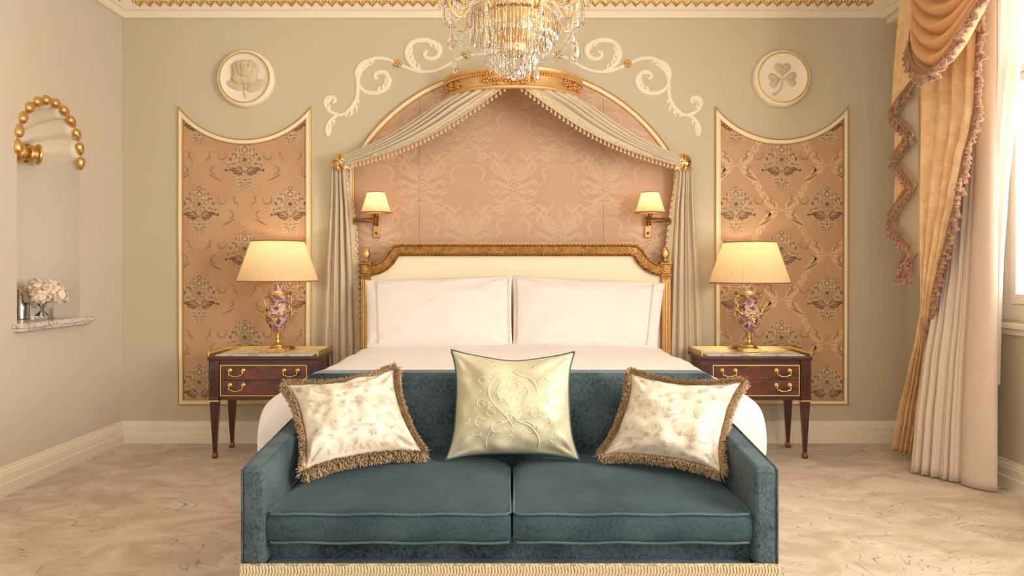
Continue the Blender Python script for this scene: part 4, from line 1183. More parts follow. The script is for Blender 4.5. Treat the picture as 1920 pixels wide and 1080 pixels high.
# ------------------------------------------------------------------ urn lamps
def table_lamp(sgn):
    side = 'left' if sgn < 0 else 'right'
    y = -.27; d = D0 + y
    px = 521 if sgn < 0 else 1405
    x = (px - 960) / F * d; s = F / d; z0 = .7165
    t = thing('table_lamp', 'amethyst marble urn lamp with lit pleated shade on the %s nightstand' % side, 'table lamp', (x, y, z0))
    b = MB(); b.box(x - .066, x + .066, y - .066, y + .066, z0, z0 + .026); b.build('base_plate', 'gold', t, bevel=.003)
    b = MB(); b.lathe([(.055, 0), (.056, .008), (.048, .014), (.046, .022), (.030, .030), (.016, .042), (.013, .060), (.020, .066), (.014, .072), (.014, .090), (.024, .104), (.030, .112)], (x, y, z0 + .026), 28); b.build('pedestal', 'gold', t)
    zb = z0 + .136
    b = MB(); b.lathe([(.026, 0), (.040, .012), (.060, .038), (.076, .070), (.084, .105), (.085, .130), (.080, .152), (.066, .166), (.058, .176), (.056, .22), (.060, .262), (.062, .270)], (x, y, zb), 36); b.build('urn', 'amethyst', t, smooth=50)
    b = MB(); b.lathe([(.060, .268), (.070, .272), (.071, .292), (.064, .298), (.058, .300)], (x, y, zb), 30)
    for k in range(20): b.ball((x + .071 * cos(k * pi / 10), y + .071 * sin(k * pi / 10), zb + .282), .006, 6, 4)
    b.build('gilt_collar', 'gold', t)
    b = MB(); b.lathe([(.060, .298), (.062, .306), (.050, .322), (.030, .340), (.016, .350), (.012, .354)], (x, y, zb), 30, cap=False); b.build('lid', 'amethyst', t, smooth=60)
    b = MB(); b.lathe([(.014, .350), (.017, .356), (.008, .362), (.008, .40), (.011, .402), (.011, .41), (.006, .412), (.006, .50)], (x, y, zb), 12); b.build('lamp_stem', 'brass', t)
    for q in (-1, 1):
        b = MB(); P = [(.060, .250), (.082, .262), (.098, .245), (.094, .215), (.080, .190), (.092, .165), (.100, .135), (.092, .110), (.080, .098)]
        b.tube(catmull([(x + q * a, y, zb + c) for a, c in P], 4), .0062, 8)
        b.ball((x + q * .075, y, zb + .258), .011, 8, 6); b.ball((x + q * .096, y, zb + .165), .012, 8, 6); b.ball((x + q * .098, y, zb + .135), .009, 8, 6)
        b.build('handle', 'gold', t)
    b = MB()
    for i in range(44):
        a = -pi + 2 * pi * i / 44; c = abs(sin(a))   # garland drooping between the handles
        z = zb + .165 - .045 * c; r = .088 - .004 * c
        b.ball((x + r * cos(a), y + r * sin(a), z + .004 * sin(i * 2.4)), .0082 + .002 * sin(i * 1.9), 6, 5)
    for k in range(3): b.ball((x + .006 * k - .006, y - .09, zb + .105 - .012 * k), .011, 6, 5)
    b.build('gilt_garland', 'gold', t)
    zb_, zt_ = (H + (507 - 527) / s, H + (507 - 452.5) / s) if sgn < 0 else (H + (507 - 530) / s, H + (507 - 454.5) / s)
    rb, rt = 73 / s, 47.5 / s
    b = MB(); n = 288; vs = []; K = 14
    for j in range(K + 1):
        v = j / K; r = lerp(rb, rt, v)
        for i in range(n):
            a = 2 * pi * i / n; rr = r * (1 + .013 * cos(a * 72)); vs.append((x + rr * cos(a), y + rr * sin(a), lerp(zb_, zt_, v)))
    b.add(vs, [(j * n + i, j * n + (i + 1) % n, (j + 1) * n + (i + 1) % n, (j + 1) * n + i) for j in range(K) for i in range(n)])
    sh = b.build('lamp_shade', 'shade', t, smooth=180)
    c = MB()
    for r_, z_, h_ in ((rb, zb_, .008), (rt, zt_, .009)):
        c.lathe([(r_ * 1.012, -h_ / 2), (r_ * 1.022, 0), (r_ * 1.012, h_ / 2), (r_ * .98, h_ / 2), (r_ * .98, -h_ / 2), (r_ * 1.012, -h_ / 2)], (x, y, z_), 72, cap=False)
    c.build('shade_binding', 'lamp_binding', sh)
    b = MB(); b.ball((x, y, (zb_ + zt_) / 2), .022, 10, 8, 0, (1, 1, 1.4)); b.build('bulb', 'bulb', t)
    b = MB()
    for a in (0, 2 * pi / 3, 4 * pi / 3): b.tube([(x, y, zt_ - .02), (x + rt * .98 * cos(a), y + rt * .98 * sin(a), zt_ - .004)], .0015, 5)
    b.build('shade_spider', 'brass', t)
    L = bpy.data.lights.new('table_lamp_light', 'POINT'); L.energy = TL_W; L.color = (1, .84, .62); L.shadow_soft_size = .03
    lo = bpy.data.objects.new('table_lamp_light', L); lo.location = (x, y, (zb_ + zt_) / 2 + .06); COL.objects.link(lo)
TL_W = 2.3
table_lamp(-1); table_lamp(1)

# ------------------------------------------------------------------ sofa
SF, SB = -(D0 - 2.73), -(D0 - 3.62)       # front and back y
SX, SCX = .952, -.008
def sofa():
    t = thing('sofa', 'teal velvet two-seat sofa with braid trim at the foot of the bed', 'sofa', (SCX, (SF + SB) / 2, 0))
    aw = .084
    for sg in (-1, 1):
        xo, xi = SCX + sg * SX, SCX + sg * (SX - aw)
        b = MB()
        def side(x):
            return [(x, SF, .25), (x, SB, .25), (x, SB, .672), (x, SF + .62, .655), (x, SF, .602)]
        A, B = side(xo), side(xi)
        b.add(A + B, [(0, 1, 2, 3, 4), (9, 8, 7, 6, 5)] + [(i, 5 + i, 5 + (i + 1) % 5, (i + 1) % 5) for i in range(5)])
        # check orientation is irrelevant for a closed solid
        b.build('arm', 'velvet', t, bevel=.016)
        b = MB()
        pp = [(xo - sg * .004, SF - .001, .262), (xo - sg * .004, SF - .001, .594), (xo - sg * .01, SF + .012, .603), (xo - sg * .005, SF + .62, .655)]
        b.tube(pp, .0035, 6)
        b.build('arm_welt', 'velvet', t)
    b = MB()
    # back: gently rounded top corners
    yb0, yb1 = SF + .70, SB
    pts = []
    xw = SX - .002
    prof_ = [(-xw, .25), (-xw, .74)] + [(-xw + .075 * (1 - cos(R(a))), .74 + .095 * sin(R(a))) for a in (20, 45, 70, 90)] + [(0, .838)]
    prof_ = prof_ + [(-x, z) for x, z in prof_[-2::-1]]
    n = len(prof_)
    b.add([(SCX + x, yb0 + (z - .25) * .06, z) for x, z in prof_] + [(SCX + x, yb1, z) for x, z in prof_], [tuple(range(n)), tuple(range(2 * n - 1, n - 1, -1))] + [(i, n + i, n + (i + 1) % n, (i + 1) % n) for i in range(n)])
    b.build('back', 'velvet', t, bevel=.022)
    b = MB(); b.box(SCX - SX + aw - .005, SCX + SX - aw + .005, SF + .065, yb0 + .03, .25, .328); b.box(SCX - SX + aw - .002, SCX + SX - aw + .002, SF + .008, yb0, .214, .256); b.build('seat_base', 'velvet', t, bevel=.008)
    # seat cushions
    for k, (pa, pb) in enumerate(((492, 957), (960, 1426))):
        x0, x1 = (pa - 960) / F * 2.745, (pb - 960) / F * 2.745
        x0 = max(x0, SCX - SX + aw + .002); x1 = min(x1, SCX + SX - aw - .002)
        if k == 0: x1 = -.003
        else: x0 = .003
        ya, yb = SF + .012, SF + .70
        zb, zt = .327, .432
        b = MB()
        def fn(u, v):
            # u around the cross-section front-bottom, front-top, back-top ; v across the width
            cx, hw = (x0 + x1) / 2, (x1 - x0) / 2
            vv = -1 + 2 * v
            e = .018 * (abs(vv) ** 10)
            if u < .22: q = u / .22; y = ya + .010 * (abs(2 * q - 1) ** 4) + .010 * abs(vv) ** 12; z = lerp(zb, zt, q); bul = -.008 * (1 - (2 * q - 1) ** 2)
            else:
                q = (u - .22) / .78; y = lerp(ya, yb, q); bul = 0
                cr = (1 - abs(vv) ** 3.2) ** .7 if abs(vv) < 1 else 0
                z = zt + .052 * (max(0, sin(pi * min(1, q * .62 + .0))) ** .75) * cr
                z += noise.noise(Vector((vv * 1.8 + k * 5, q * 2, 2))) * .006 * cr
            x = cx + vv * hw * (1 - .006 * sin(pi * min(1, u)))
            if u >= .22:
                q = (u - .22) / .78; corner = .035 * exp(-((1 - abs(vv)) / .06) ** 2) * q ** 4
                y -= corner
            return Vector((x, y + bul, z))
        b.grid(fn, 60, 44)
        # sides and underside
        b.grid(lambda u, v: Vector((x0 + .001, lerp(ya + .01, yb, u), lerp(zb, zt + .001, v))), 10, 3)
        b.grid(lambda u, v: Vector((x1 - .001, lerp(yb, ya + .01, u), lerp(zb, zt + .001, v))), 10, 3)
        b.grid(lambda u, v: Vector((lerp(x0, x1, v), lerp(yb, ya, u), zb)), 2, 2)
        # top is built with u to depth and v to width
        cu = b.build('seat_cushion', 'velvet_top', t, smooth=60)
        w = MB()
        for z_ in (zt, zb + .004):
            w.tube([(x0 + .012, yb - .02, z_), (x0 + .003, ya + .06, z_), (x0 + .003, ya + .022, z_), (x0 + .018, ya + .004, z_), (x0 + .04, ya + .001, z_)] + [(lerp(x0 + .06, x1 - .06, i / 20), ya + .0005, z_ + .002 * sin(i * .9)) for i in range(21)] +
                   [(x1 - .04, ya + .001, z_), (x1 - .018, ya + .004, z_), (x1 - .003, ya + .022, z_), (x1 - .003, ya + .06, z_), (x1 - .012, yb - .02, z_)], .0048, 7)
        w.build('piping', 'velvet_pipe', cu)
    # braid band and skirt fringe
    b = MB(); b.box(SCX - SX - .004, SCX + SX + .004, SF - .004, SF + .006, .212, .262); b.box(SCX - SX - .004, SCX - SX + .006, SF + .006, SB, .212, .262); b.box(SCX + SX - .006, SCX + SX + .004, SF + .006, SB, .212, .262); b.build('braid_band', 'braid', t, bevel=.002)
    b = MB()
    nb = 170
    for i in range(nb):
        x = lerp(SCX - SX - .003, SCX + SX + .003, (i + .5) / nb)
        b.tube([(x, SF - .006, .255), (x + .004, SF - .006, .235), (x - .004, SF - .006, .218)], .0042, 5)
    b.build('plaited_cord', 'bead_cream', t)
    b = MB(); b.box(SCX - SX + .006, SCX + SX - .006, SF + .012, SB - .01, .06, .212); b.build('skirt_lining', 'velvet', t)
    f = MB(); nf = 300
    for i in range(nf):
        x = lerp(SCX - SX, SCX + SX, (i + .5) / nf); f.tube([(x, SF + .003, .214), (x + .002 * sin(i), SF + .002, .02)], .0034, 5)
    for sg in (-1, 1):
        for i in range(90):
            y = lerp(SF, SB, (i + .5) / 90); f.tube([(SCX + sg * (SX - .001), y, .214), (SCX + sg * (SX - .001), y, .02)], .0042, 4)
    f.build('bullion_fringe', 'braid', t)
    for sg in (-1, 1):
        for y in (SF + .08, SB - .08): b = MB(); b.frustum(SCX + sg * .86, y, 0, .25, .02, .028); b.build('leg', 'mahogany', t)
M['velvet_pipe'] = velvet('pale_teal_piping', (66, 84, 92), (88, 106, 114))
M['bead_cream'] = mat('cream_cord', (214, 198, 166), .6)
sofa()

# ------------------------------------------------------------------ sofa cushions
def leaf_print(c, t, seed):
    b = MB(); rnd = random.Random(seed)
    def put(sh, off, mi):
        for q in tris(sh):
            if all(abs(p[0]) < .95 and abs(p[1]) < .95 for p in q): b.add([c.surf(p[0], p[1], 1, off) for p in q], [tuple(range(len(q)))], mi)
    for i in range(-3, 4):
        for j in range(-3, 4):
            ox = i * .55 + (.27 if j % 2 else 0); oy = j * .50
            for sg in (-1, 1):
                # pale C scrolls
                put(xf(strokep([(.03, .0), (.12, .02), (.20, .10), (.20, .20), (.12, .24), (.07, .18), (.11, .14)], .06), ox, oy, rnd.uniform(.9, 1.3), sg < 0, rnd.uniform(-.5, .5)), .0012, 1)
            for k in range(4):
                a = rnd.uniform(0, 2 * pi); x, y = ox + rnd.uniform(-.2, .2), oy + rnd.uniform(-.2, .2)
                for q in range(3):
                    put(leafp(x, y, a + (q - 1) * .7, rnd.uniform(.08, .15), rnd.uniform(.03, .05), .4, 5), .0016, 0 if rnd.random() < .75 else 1)
    b.build('leaf_print', ['cush_leaf', 'cush_leaf2'], t, smooth=180)
def brush_fringe(c, t, seed):
    rnd = random.Random(seed); b = MB(); n = 1400; rim = c.rim(n)
    ctr = sum(rim, Vector()) / n
    for i in range(n):
        p = rim[i]; a = rim[(i + 3) % n] - rim[i - 3]; tg = a.normalized(); out = tg.cross(c.n).normalized()
        if out.dot(p - ctr) < 0: out = -out
        for k in range(8):
            L = rnd.uniform(.026, .046); an = rnd.uniform(-1.3, 1.45)
            d = (out * cos(an) + c.n * sin(an) + tg * rnd.uniform(-.4, .4)).normalized()
            q0 = p + tg * rnd.uniform(-.002, .002) - out * .010 * cos(an) + c.n * (.004 * sin(an)); q1 = q0 + d * L * .6; q2 = q1 + (d + Vector((0, 0, -.35))) * L * .4
            sd = tg * .0011 + c.n * .0006
            b.add([q0 - sd, q0 + sd, q1 + sd, q1 - sd, q2 + sd * 1.2, q2 - sd * 1.2], [(0, 1, 2, 3), (3, 2, 4, 5)])
    b.build('brush_fringe', 'brushfringe', t, smooth=0)
    r = MB(); r.tube(c.rim(220), .007, 6, closed=True); r.build('fringe_heading', 'brushfringe', t)
def sofa_cushion(pts, label, seed, kind, T=.085, **kw):
    c = Cushion(*pts, T, seed=seed, **kw)
    t = thing('throw_cushion', label, 'cushion', (sum((p.x for p in c.c)) / 4, c.c[2].y, min(p.z for p in c.c)))
    if kind == 'print':
        c.body('cushion_cover', 'cush_ivory', t); leaf_print(c, t, seed); brush_fringe(c, t, seed)
    else:
        c.body('cushion_cover', 'cush_green', t)
        r = MB(); r.tube([p + c.n * .001 for p in c.rim(240)], .0055, 8, closed=True); r.build('piping', 'piping', t)
        b = MB()
        def st(pts_, w=.0018):
            for sg in (-1, 1):
                P = [c.surf(sg * p.x, p.y, 1, .001) for p in catmull([(x, y, 0) for x, y in pts_], 5) if abs(p.x) < .93 and abs(p.y) < .93]
                if len(P) > 2: b.tube(P, w, 5)
        for ox, oy, s_ in ((0, .02, 1), (0, -.98, 1)):
            T_ = lambda L_: [(ox + x * s_, oy + y * s_) for x, y in L_ if True]
            st(T_([(0, .72), (.10, .60), (.30, .50), (.42, .28), (.38, .04), (.24, -.16), (.10, -.32), (.0, -.5)]), .0026)
            if oy > -.5:
                st(T_([(0, .60), (.06, .48), (.20, .38), (.27, .22), (.22, .05), (.12, -.05), (.03, -.12)]))
                for q in ([(0, .42), (.07, .40), (.10, .32), (.05, .30)], [(.02, .24), (.10, .26), (.15, .18), (.10, .12), (.06, .16)], [(0, .06), (.06, .10), (.12, .02), (.06, -.06)], [(.0, .50), (.04, .56), (.0, .62)],
                          [(.16, .30), (.22, .32), (.24, .26), (.19, .22)], [(.13, .02), (.20, .06), (.22, -.02), (.17, -.06)], [(.02, -.2), (.10, -.18), (.13, -.26), (.06, -.28)],
                          [(.30, -.12), (.40, -.10), (.46, -.22), (.38, -.30), (.30, -.24), (.36, -.20)], [(.44, .42), (.54, .50), (.60, .42), (.54, .34)], [(.46, .0), (.58, .04), (.62, -.06), (.54, -.12)],
                          [(.12, -.42), (.26, -.40), (.36, -.50), (.30, -.62), (.18, -.58)], [(.48, -.36), (.60, -.30), (.64, -.42), (.56, -.50)], [(.16, .70), (.30, .68), (.38, .78), (.28, .84)]): st(T_(q))
        rnd = random.Random(4)
        for k in range(70):
            x, y = rnd.uniform(-.8, .8), rnd.uniform(-.85, .85); a = rnd.uniform(0, 6.3); s_ = rnd.uniform(.04, .08)
            b.tube([c.surf(x + s_ * q * cos(a + q * 1.5), y + s_ * q * sin(a + q * 1.5), 1, .0008) for q in (0, .33, .66, 1)], .0018, 4)
        b.build('embroidery', 'emb_ivory', t)
sofa_cushion([W(537, 722, 3.28), W(741, 692, 3.36), W(795, 850, 3.26), W(570, 886, 3.02)], 'ivory cushion with pale leaf print and brown fringe on the left end of the sofa', 5, 'print', T=.105, pinch=.15, ke=2.6, chop=.04, wr=.013)
sofa_cushion([W(1181, 699, 3.36), W(1393, 716, 3.28), W(1352, 886, 3.02), W(1127, 854, 3.26)], 'ivory cushion with pale leaf print and brown fringe on the right end of the sofa', 12, 'print', T=.105, pinch=.15, ke=2.6, chop=.04, wr=.013)
sofa_cushion([W(846, 656, 3.40), W(1077, 660, 3.40), W(1087, 863, 3.28), W(835, 863, 3.28)], 'pale green silk cushion with dark piping in the middle of the sofa', 8, 'green', T=.115, pinch=.13, ke=3.0, chop=.07, wr=.012)

# ------------------------------------------------------------------ niche objects
vz = NSH + .001
VX, VY = (79 - 960) / F * 5.0, 5.0 - D0
def vase_flowers():
    t = thing('glass_vase', 'clear round glass vase on the marble niche ledge', 'vase', (VX, VY, vz))
    b = MB(); r = .068; h = .118
    b.lathe([(0, 0), (r, 0), (r, h), (r - .004, h), (r - .004, .012), (0, .012)], (VX, VY, vz), 40, cap=False); b.build('vase_wall', 'vase_glass', t, smooth=30)
    b = MB(); b.lathe([(0, .0125), (r - .0045, .0125), (r - .0045, .07), (0, .07)], (VX, VY, vz), 40, cap=False); b.build('water', 'water', t, smooth=30)
    f = thing('hydrangea_bouquet', 'blush pink hydrangea bouquet in the glass vase in the niche', 'flowers', (VX, VY, vz + .02))
    rnd = random.Random(2)
    for (dx, dy, dz, rr) in ((-.085, 0, .155, .058), (-.02, -.02, .185, .072), (.055, .0, .185, .070), (.10, .02, .150, .055), (.02, -.06, .150, .060), (-.03, .05, .155, .06)):
        c = Vector((VX + dx, VY + dy, vz + dz)); b = MB()
        b.ball(c, rr * .82, 12, 8)
        for k in range(120):
            z = rnd.uniform(-.75, 1); a = rnd.uniform(0, 2 * pi); q = sqrt(1 - z * z); n_ = Vector((q * cos(a), q * sin(a), z))
            p = c + n_ * rr * rnd.uniform(.88, 1.06); tx = n_.orthogonal().normalized(); ty = n_.cross(tx); ph = rnd.uniform(0, 6)
            for m in range(4):
                g = ph + m * pi / 2; d = tx * cos(g) + ty * sin(g); e = tx * -sin(g) + ty * cos(g); L = .0145
                b.add([p, p + d * L * .6 + e * L * .5 + n_ * .003, p + d * L * 1.1 + n_ * rnd.uniform(-.001, .006), p + d * L * .6 - e * L * .5 + n_ * .003], [(0, 1, 2, 3)])
        b.build('bloom', 'petal', f, smooth=60)
    for k in range(7):
        a = k * .9; b = MB(); b.tube(catmull([(VX + .03 * cos(a + 2), VY + .03 * sin(a + 2), vz + .018), (VX + .008 * cos(a), VY + .008 * sin(a), vz + .07), (VX + .05 * cos(a), VY + .04 * sin(a), vz + .14)], 5), .0032, 6); b.build('stem', 'stem', f)
M['water'] = glass('water'); M['water'].node_tree.nodes['Principled BSDF'].inputs['IOR'].default_value = 1.33
vase_flowers()
cxx, cyy = (37 - 960) / F * 4.99, 4.99 - D0
b = MB(); b.lathe([(.047, 0), (.050, .003), (.050, .185), (.047, .19), (.045, .186), (.045, .01), (0, .01)], (cxx, cyy, vz), 36)
tag(b.build('metal_vase', 'silver', smooth=40), 'brushed silver cylinder standing behind the flowers in the niche', 'vase')

# ------------------------------------------------------------------ window curtains
def tassel_fringe(pts, t, name='fringe_tassel', L=.055, w=.022, step=.034, out=Vector((0, 0, 0))):
    """tassels hanging from a path"""
    acc = 0; last = pts[0]; k = 0
    for p in pts[1:]:
        acc += (p - last).length; last = p
        if acc >= step:
            acc = 0; k += 1
            o = make_tassel(name, t, p + out, L, w, 'fringe')
            if k > 1: o.rotation_euler = (random.uniform(-.35, .35), random.uniform(-.35, .35), random.uniform(0, 6)); o.scale = (random.uniform(.8, 1.15),) * 3
def ribbon_strip(pts, width_vec, th, name, m_, t):
    b = MB(); n = len(pts) - 1
    wv = width_vec if callable(width_vec) else (lambda i: width_vec)
    b.grid(lambda u, v: pts[int(round(v * n))] + wv(int(round(v * n))) * u, 2, n)
    return b.build(name, m_, t, smooth=180, solid=th)

def gold_curtain():
    t = thing('gold_curtain', 'gold jacquard window curtain with tasselled edge tied back near the corner', 'curtain', (2.75, -.65, .02))
    Lp = [(0, 1724), (150, 1727), (580, 1730), (619, 1722), (703, 1703), (777, 1686), (853, 1674), (880, 1672)]
    Rp = [(0, 1838), (150, 1831), (194, 1829), (250, 1819), (294, 1806), (366, 1792), (446, 1774), (505, 1759), (547, 1750), (594, 1744), (640, 1738), (700, 1733), (780, 1724), (861, 1712), (900, 1710)]
    Ld = [(0, 5.43), (.35, 5.34), (.82, 5.12), (1.2, 5.02), (3.2, 5.00)]
    Rd = [(0, 5.30), (.4, 5.22), (.85, 5.06), (1.3, 4.86), (1.8, 4.62), (2.4, 4.42), (3.2, 4.32)]
    def edge(tab, dt, z):
        d = interp(dt, z); py = 507 + (H - z) / d * F
        return W(interp(tab, py), py, d)
    def at(u, v):
        z = lerp(3.12, .035, v)
        a, b_ = edge(Lp, Ld, z), edge(Rp, Rd, z)
        p = a.lerp(b_, u); p.z = z
        dr = (b_ - a); dr.z = 0; wd = dr.length; n_ = Vector((dr.y, -dr.x, 0)).normalized()
        if n_.x > 0: n_ = -n_
        amp = .018 + .012 * min(1, abs(z - .85) * 1.5)
        ph = 2 * pi * 3.6 * (u ** 1.15)
        return p + n_ * (amp * sin(ph + .5 * sin(z * 2)) * (1 if u < .93 else (1 - u) / .07) + .006 * sin(ph * 2.3 + z * 2))
    b = MB(); b.grid(at, 80, 90); b.build('curtain_panel', 'jacquard', t, smooth=180, solid=.005)
    path = [at(1, i / 120) for i in range(0, 100)]
    path = [p for p in path if p.z > .95]
    ribbon_strip([p + Vector((-.010, -.004, 0)) for p in path], Vector((-.001, -.034, 0)), .008, 'braid_edge', 'fringe_dark', t)
    tassel_fringe([p + Vector((-.010, -.040, 0)) for p in path], t, L=.062, w=.026, step=.023)
    lw = [at(.98, i / 60) for i in range(42, 59)]
    for k in range(0, len(lw)): make_tassel('fringe_tassel', t, lw[k] + Vector((-.01, -.02, 0)), .062, .024, 'fringe')
    # tieback rope with tassel
    b = MB()
    q = [W(1727, 596, 5.0), W(1729, 615, 4.98), W(1735, 632, 4.98), W(1742, 642, 5.03), W(1756, 640, 5.15)]
    b.tube(catmull(q, 8), .010, 8); b.build('tieback_rope', 'fringe', t)
    b = MB(); p = W(1737, 645, 4.97); b.tube([p, p + Vector((.002, 0, -.13))], .006, 6)
    b.lathe([(.012, -.13), (.022, -.145), (.026, -.165), (.018, -.19), (.028, -.20), (.030, -.215), (.026, -.22), (.030, -.34), (0, -.345)], p, 14, rf=lambda a, z: 1 + .08 * cos(a * 7), cap=False); b.build('tieback_tassel', 'fringe', t)
gold_curtain()

def taupe_curtain():
    t = thing('taupe_curtain', 'plain taupe full-length window curtain hanging beside the gold one', 'curtain', (2.72, -1.1, .02))
    Lp = [(0, 1800), (300, 1790), (500, 1766), (580, 1752), (685, 1733), (791, 1719), (887, 1710), (900, 1709)]
    Ld = [(0, 4.96), (.6, 4.98), (1.2, 4.97), (2, 4.88), (3.2, 4.80)]
    def at(u, v):
        z = lerp(3.14, .012, v)
        d = interp(Ld, z); py = 507 + (H - z) / d * F; a = W(interp(Lp, py), py, d)
        if u > .66:      # flat returned leading pleat
            pass
        zt = min(1, z / 3)
        b_ = Vector((2.832 + .0 * zt, -(D0 - 4.50), z))
        kx = interp([(0, 0), (.2, .20), (.45, .45), (.66, .66), (1, 1)], u)
        p = a.lerp(b_, kx); p.z = z
        dr = b_ - a; dr.z = 0; n_ = Vector((dr.y, -dr.x, 0)).normalized()
        if n_.x > 0: n_ = -n_
        if u < .60:
            k = u / .60; ph = k * 5.2 * 2 * pi
            w = (abs(sin(ph / 2)) ** .6) * .050 * (1 - .25 * k) + .006 * sin(ph * 1.7 + z)
            p += n_ * (w - .015)
        else:
            k = (u - .60) / .40; p += n_ * (.045 * sin(pi * min(1, k * 1.02)) ** .5 + .01 * sin(z * 1.3)) if k < 1 else n_ * 0
        return p
    b = MB(); b.grid(at, 150, 60); b.build('curtain_panel', 'beige_cloth', t, smooth=180, solid=.005)
taupe_curtain()

def sheer():
    def at(u, v):
        z = lerp(3.1, .62, v)
        x = 2.885
        py = 507 + (H - z) / 4.5 * F
        pr = interp([(-300, 1940), (60, 1924), (180, 1908), (270, 1898), (350, 1888), (500, 1877), (600, 1873), (800, 1868)], py)
        dr = 2.885 * F / (pr - 960); dl = 4.93
        y0, y1 = dl - D0, dr - D0
        u2 = u
        y = lerp(y0, y1, u2)
        return Vector((x - .022 * sin(u * 2 * pi * 6 + z * .3) - .01 * sin(u * 2 * pi * 13), y, z))
    b = MB(); b.grid(at, 120, 40)
    o = b.build('sheer_curtain', 'sheer', smooth=180); tag(o, 'white sheer curtain gathered against the window behind the taupe curtain', 'curtain')
sheer()

def valance():
    t = thing('swag_valance', 'draped gold silk swag with tassel fringe over the window top', 'valance', (2.58, -1.3, 2.4))
    # swag: left end at d 5.0, right end rising out of the frame at d 4.05
    XW = 2.60
    bot = [(1727, 68), (1736, 95), (1752, 120), (1775, 137), (1800, 140), (1825, 124), (1848, 92), (1866, 52), (1882, 10), (1900, -40), (1930, -110)]
    bc = catmull([(x, y, 0) for x, y in bot], 8); nb = len(bc) - 1
    def P(px, py, off=0):
        d = XW * F / (px - 960); return Vector((XW - off, d - D0, H + (507 - py) / F * d))
    pl, pr = (1727, -150), (1960, -170)
    def at(u, v):
        i = u * nb; k = min(nb - 1, int(i)); q = bc[k].lerp(bc[k + 1], i - k)
        # horizontal folds: each level hangs from the two upper corners
        tx = lerp(pl[0], pr[0], u); ty = lerp(pl[1], pr[1], u)
        s_ = v
        px = lerp(tx, q.x, s_ ** .55) ; py = lerp(ty, q.y, s_)
        mid = sin(pi * min(1, u * 1.0))
        fold = (abs(sin(s_ * pi * 9.5 - .2)) ** .7 - .5) * .085 * (.30 + .70 * mid)
        return P(px, py, .05 + .10 * mid * s_ + fold)
    b = MB(); b.grid(at, 70, 110); b.build('swag', 'swag', t, smooth=180, solid=.004)
    lowp = [at(i / 90, 1) for i in range(91)]
    up = [at(i / 90, .93) for i in range(91)]
    ribbon_strip([p + Vector((-.012, 0, 0)) for p in lowp], lambda i: (up[i] - lowp[i]).normalized() * .034, .008, 'braid_edge', 'fringe_dark', t)
    tassel_fringe([p + Vector((-.014, 0, .004)) for p in lowp], t, L=.062, w=.026, step=.023)
    return t
valance()

def jabot():
    t = thing('cascade_jabot', 'zigzag gold cascade with pale lining hanging at the far end of the valance', 'valance', (2.66, -.6, 1.3))
    XW = 2.66
    def P(px, py, off=0):
        d = XW * F / (px - 960); return Vector((XW - off, d - D0, H + (507 - py) / F * d))
    # gold layers (each ends in a slanting fringe) and lining triangles between
    G = [[(1706, -60), (1728, -60), (1727, 156), (1684, 212), (1690, 120)],
         [(1688, 215), (1722, 250), (1722, 256), (1687, 300)],
         [(1687, 300), (1724, 344), (1724, 350), (1681, 412)],
         [(1696, 440), (1724, 464), (1725, 470), (1702, 505)]]
    Lq = [[(1727, 150), (1728, 345), (1686, 300), (1722, 252), (1684, 214)], [(1722, 344), (1728, 345), (1728, 480), (1718, 462), (1686, 425), (1682, 410)],
          [(1700, 490), (1727, 470), (1727, 520), (1706, 515)]]
    # broad gold ground behind everything on the outer side
    b = MB()
    def slab(poly, off, th, mi):
        n = len(poly); A = [P(x, y, off) for x, y in poly]; B = [p + Vector((th, 0, 0)) for p in A]
        b.add(A + B, [tuple(range(n)), tuple(range(2 * n - 1, n - 1, -1))] + [(i, n + i, n + (i + 1) % n, (i + 1) % n) for i in range(n)], mi)
    for k, g in enumerate(G): slab(g, .05 - .012 * k, .006, 0)
    b.build('gold_folds', 'jacquard', t, smooth=0)
    b = MB()
    for k, g in enumerate(Lq): slab(g, .02 - .008 * k, .005, 0)
    b.build('lining', 'lining', t, smooth=0)
    b = MB(); slab([(1686, 214), (1690, 215), (1690, 300), (1688, 480), (1680, 470), (1684, 300)], .0, .005, 0) if False else None
    zig = [(1727, 158), (1706, 183), (1684, 214), (1702, 233), (1722, 253), (1706, 276), (1686, 301), (1704, 322), (1724, 347), (1704, 375), (1681, 411), (1692, 436), (1718, 464), (1724, 470), (1708, 492), (1701, 510), (1712, 520), (1724, 515), (1727, 500)]
    pts = []
    for (a, c) in zip(zig, zig[1:]):
        for i in range(4): pts.append(P(lerp(a[0], c[0], i / 4), lerp(a[1], c[1], i / 4), .062))
    b = MB(); b.grid(lambda u, v: pts[int(round(v * (len(pts) - 1)))] + Vector((0, 0, .030 * u)), 2, len(pts) - 1); b.build('braid_edge', 'fringe_dark', t, smooth=0, solid=.01)
    tassel_fringe(pts, t, L=.062, w=.026, step=.020)
    # upper edge rises under the swag to the pelmet
jabot()
b = MB(); b.box(2.62, 2.86, -2.75, -.78, 3.10, 3.155)
tag(b.build('curtain_pelmet', 'jacquard', bevel=.01), 'gold fabric pelmet board above the window curtains', 'pelmet')

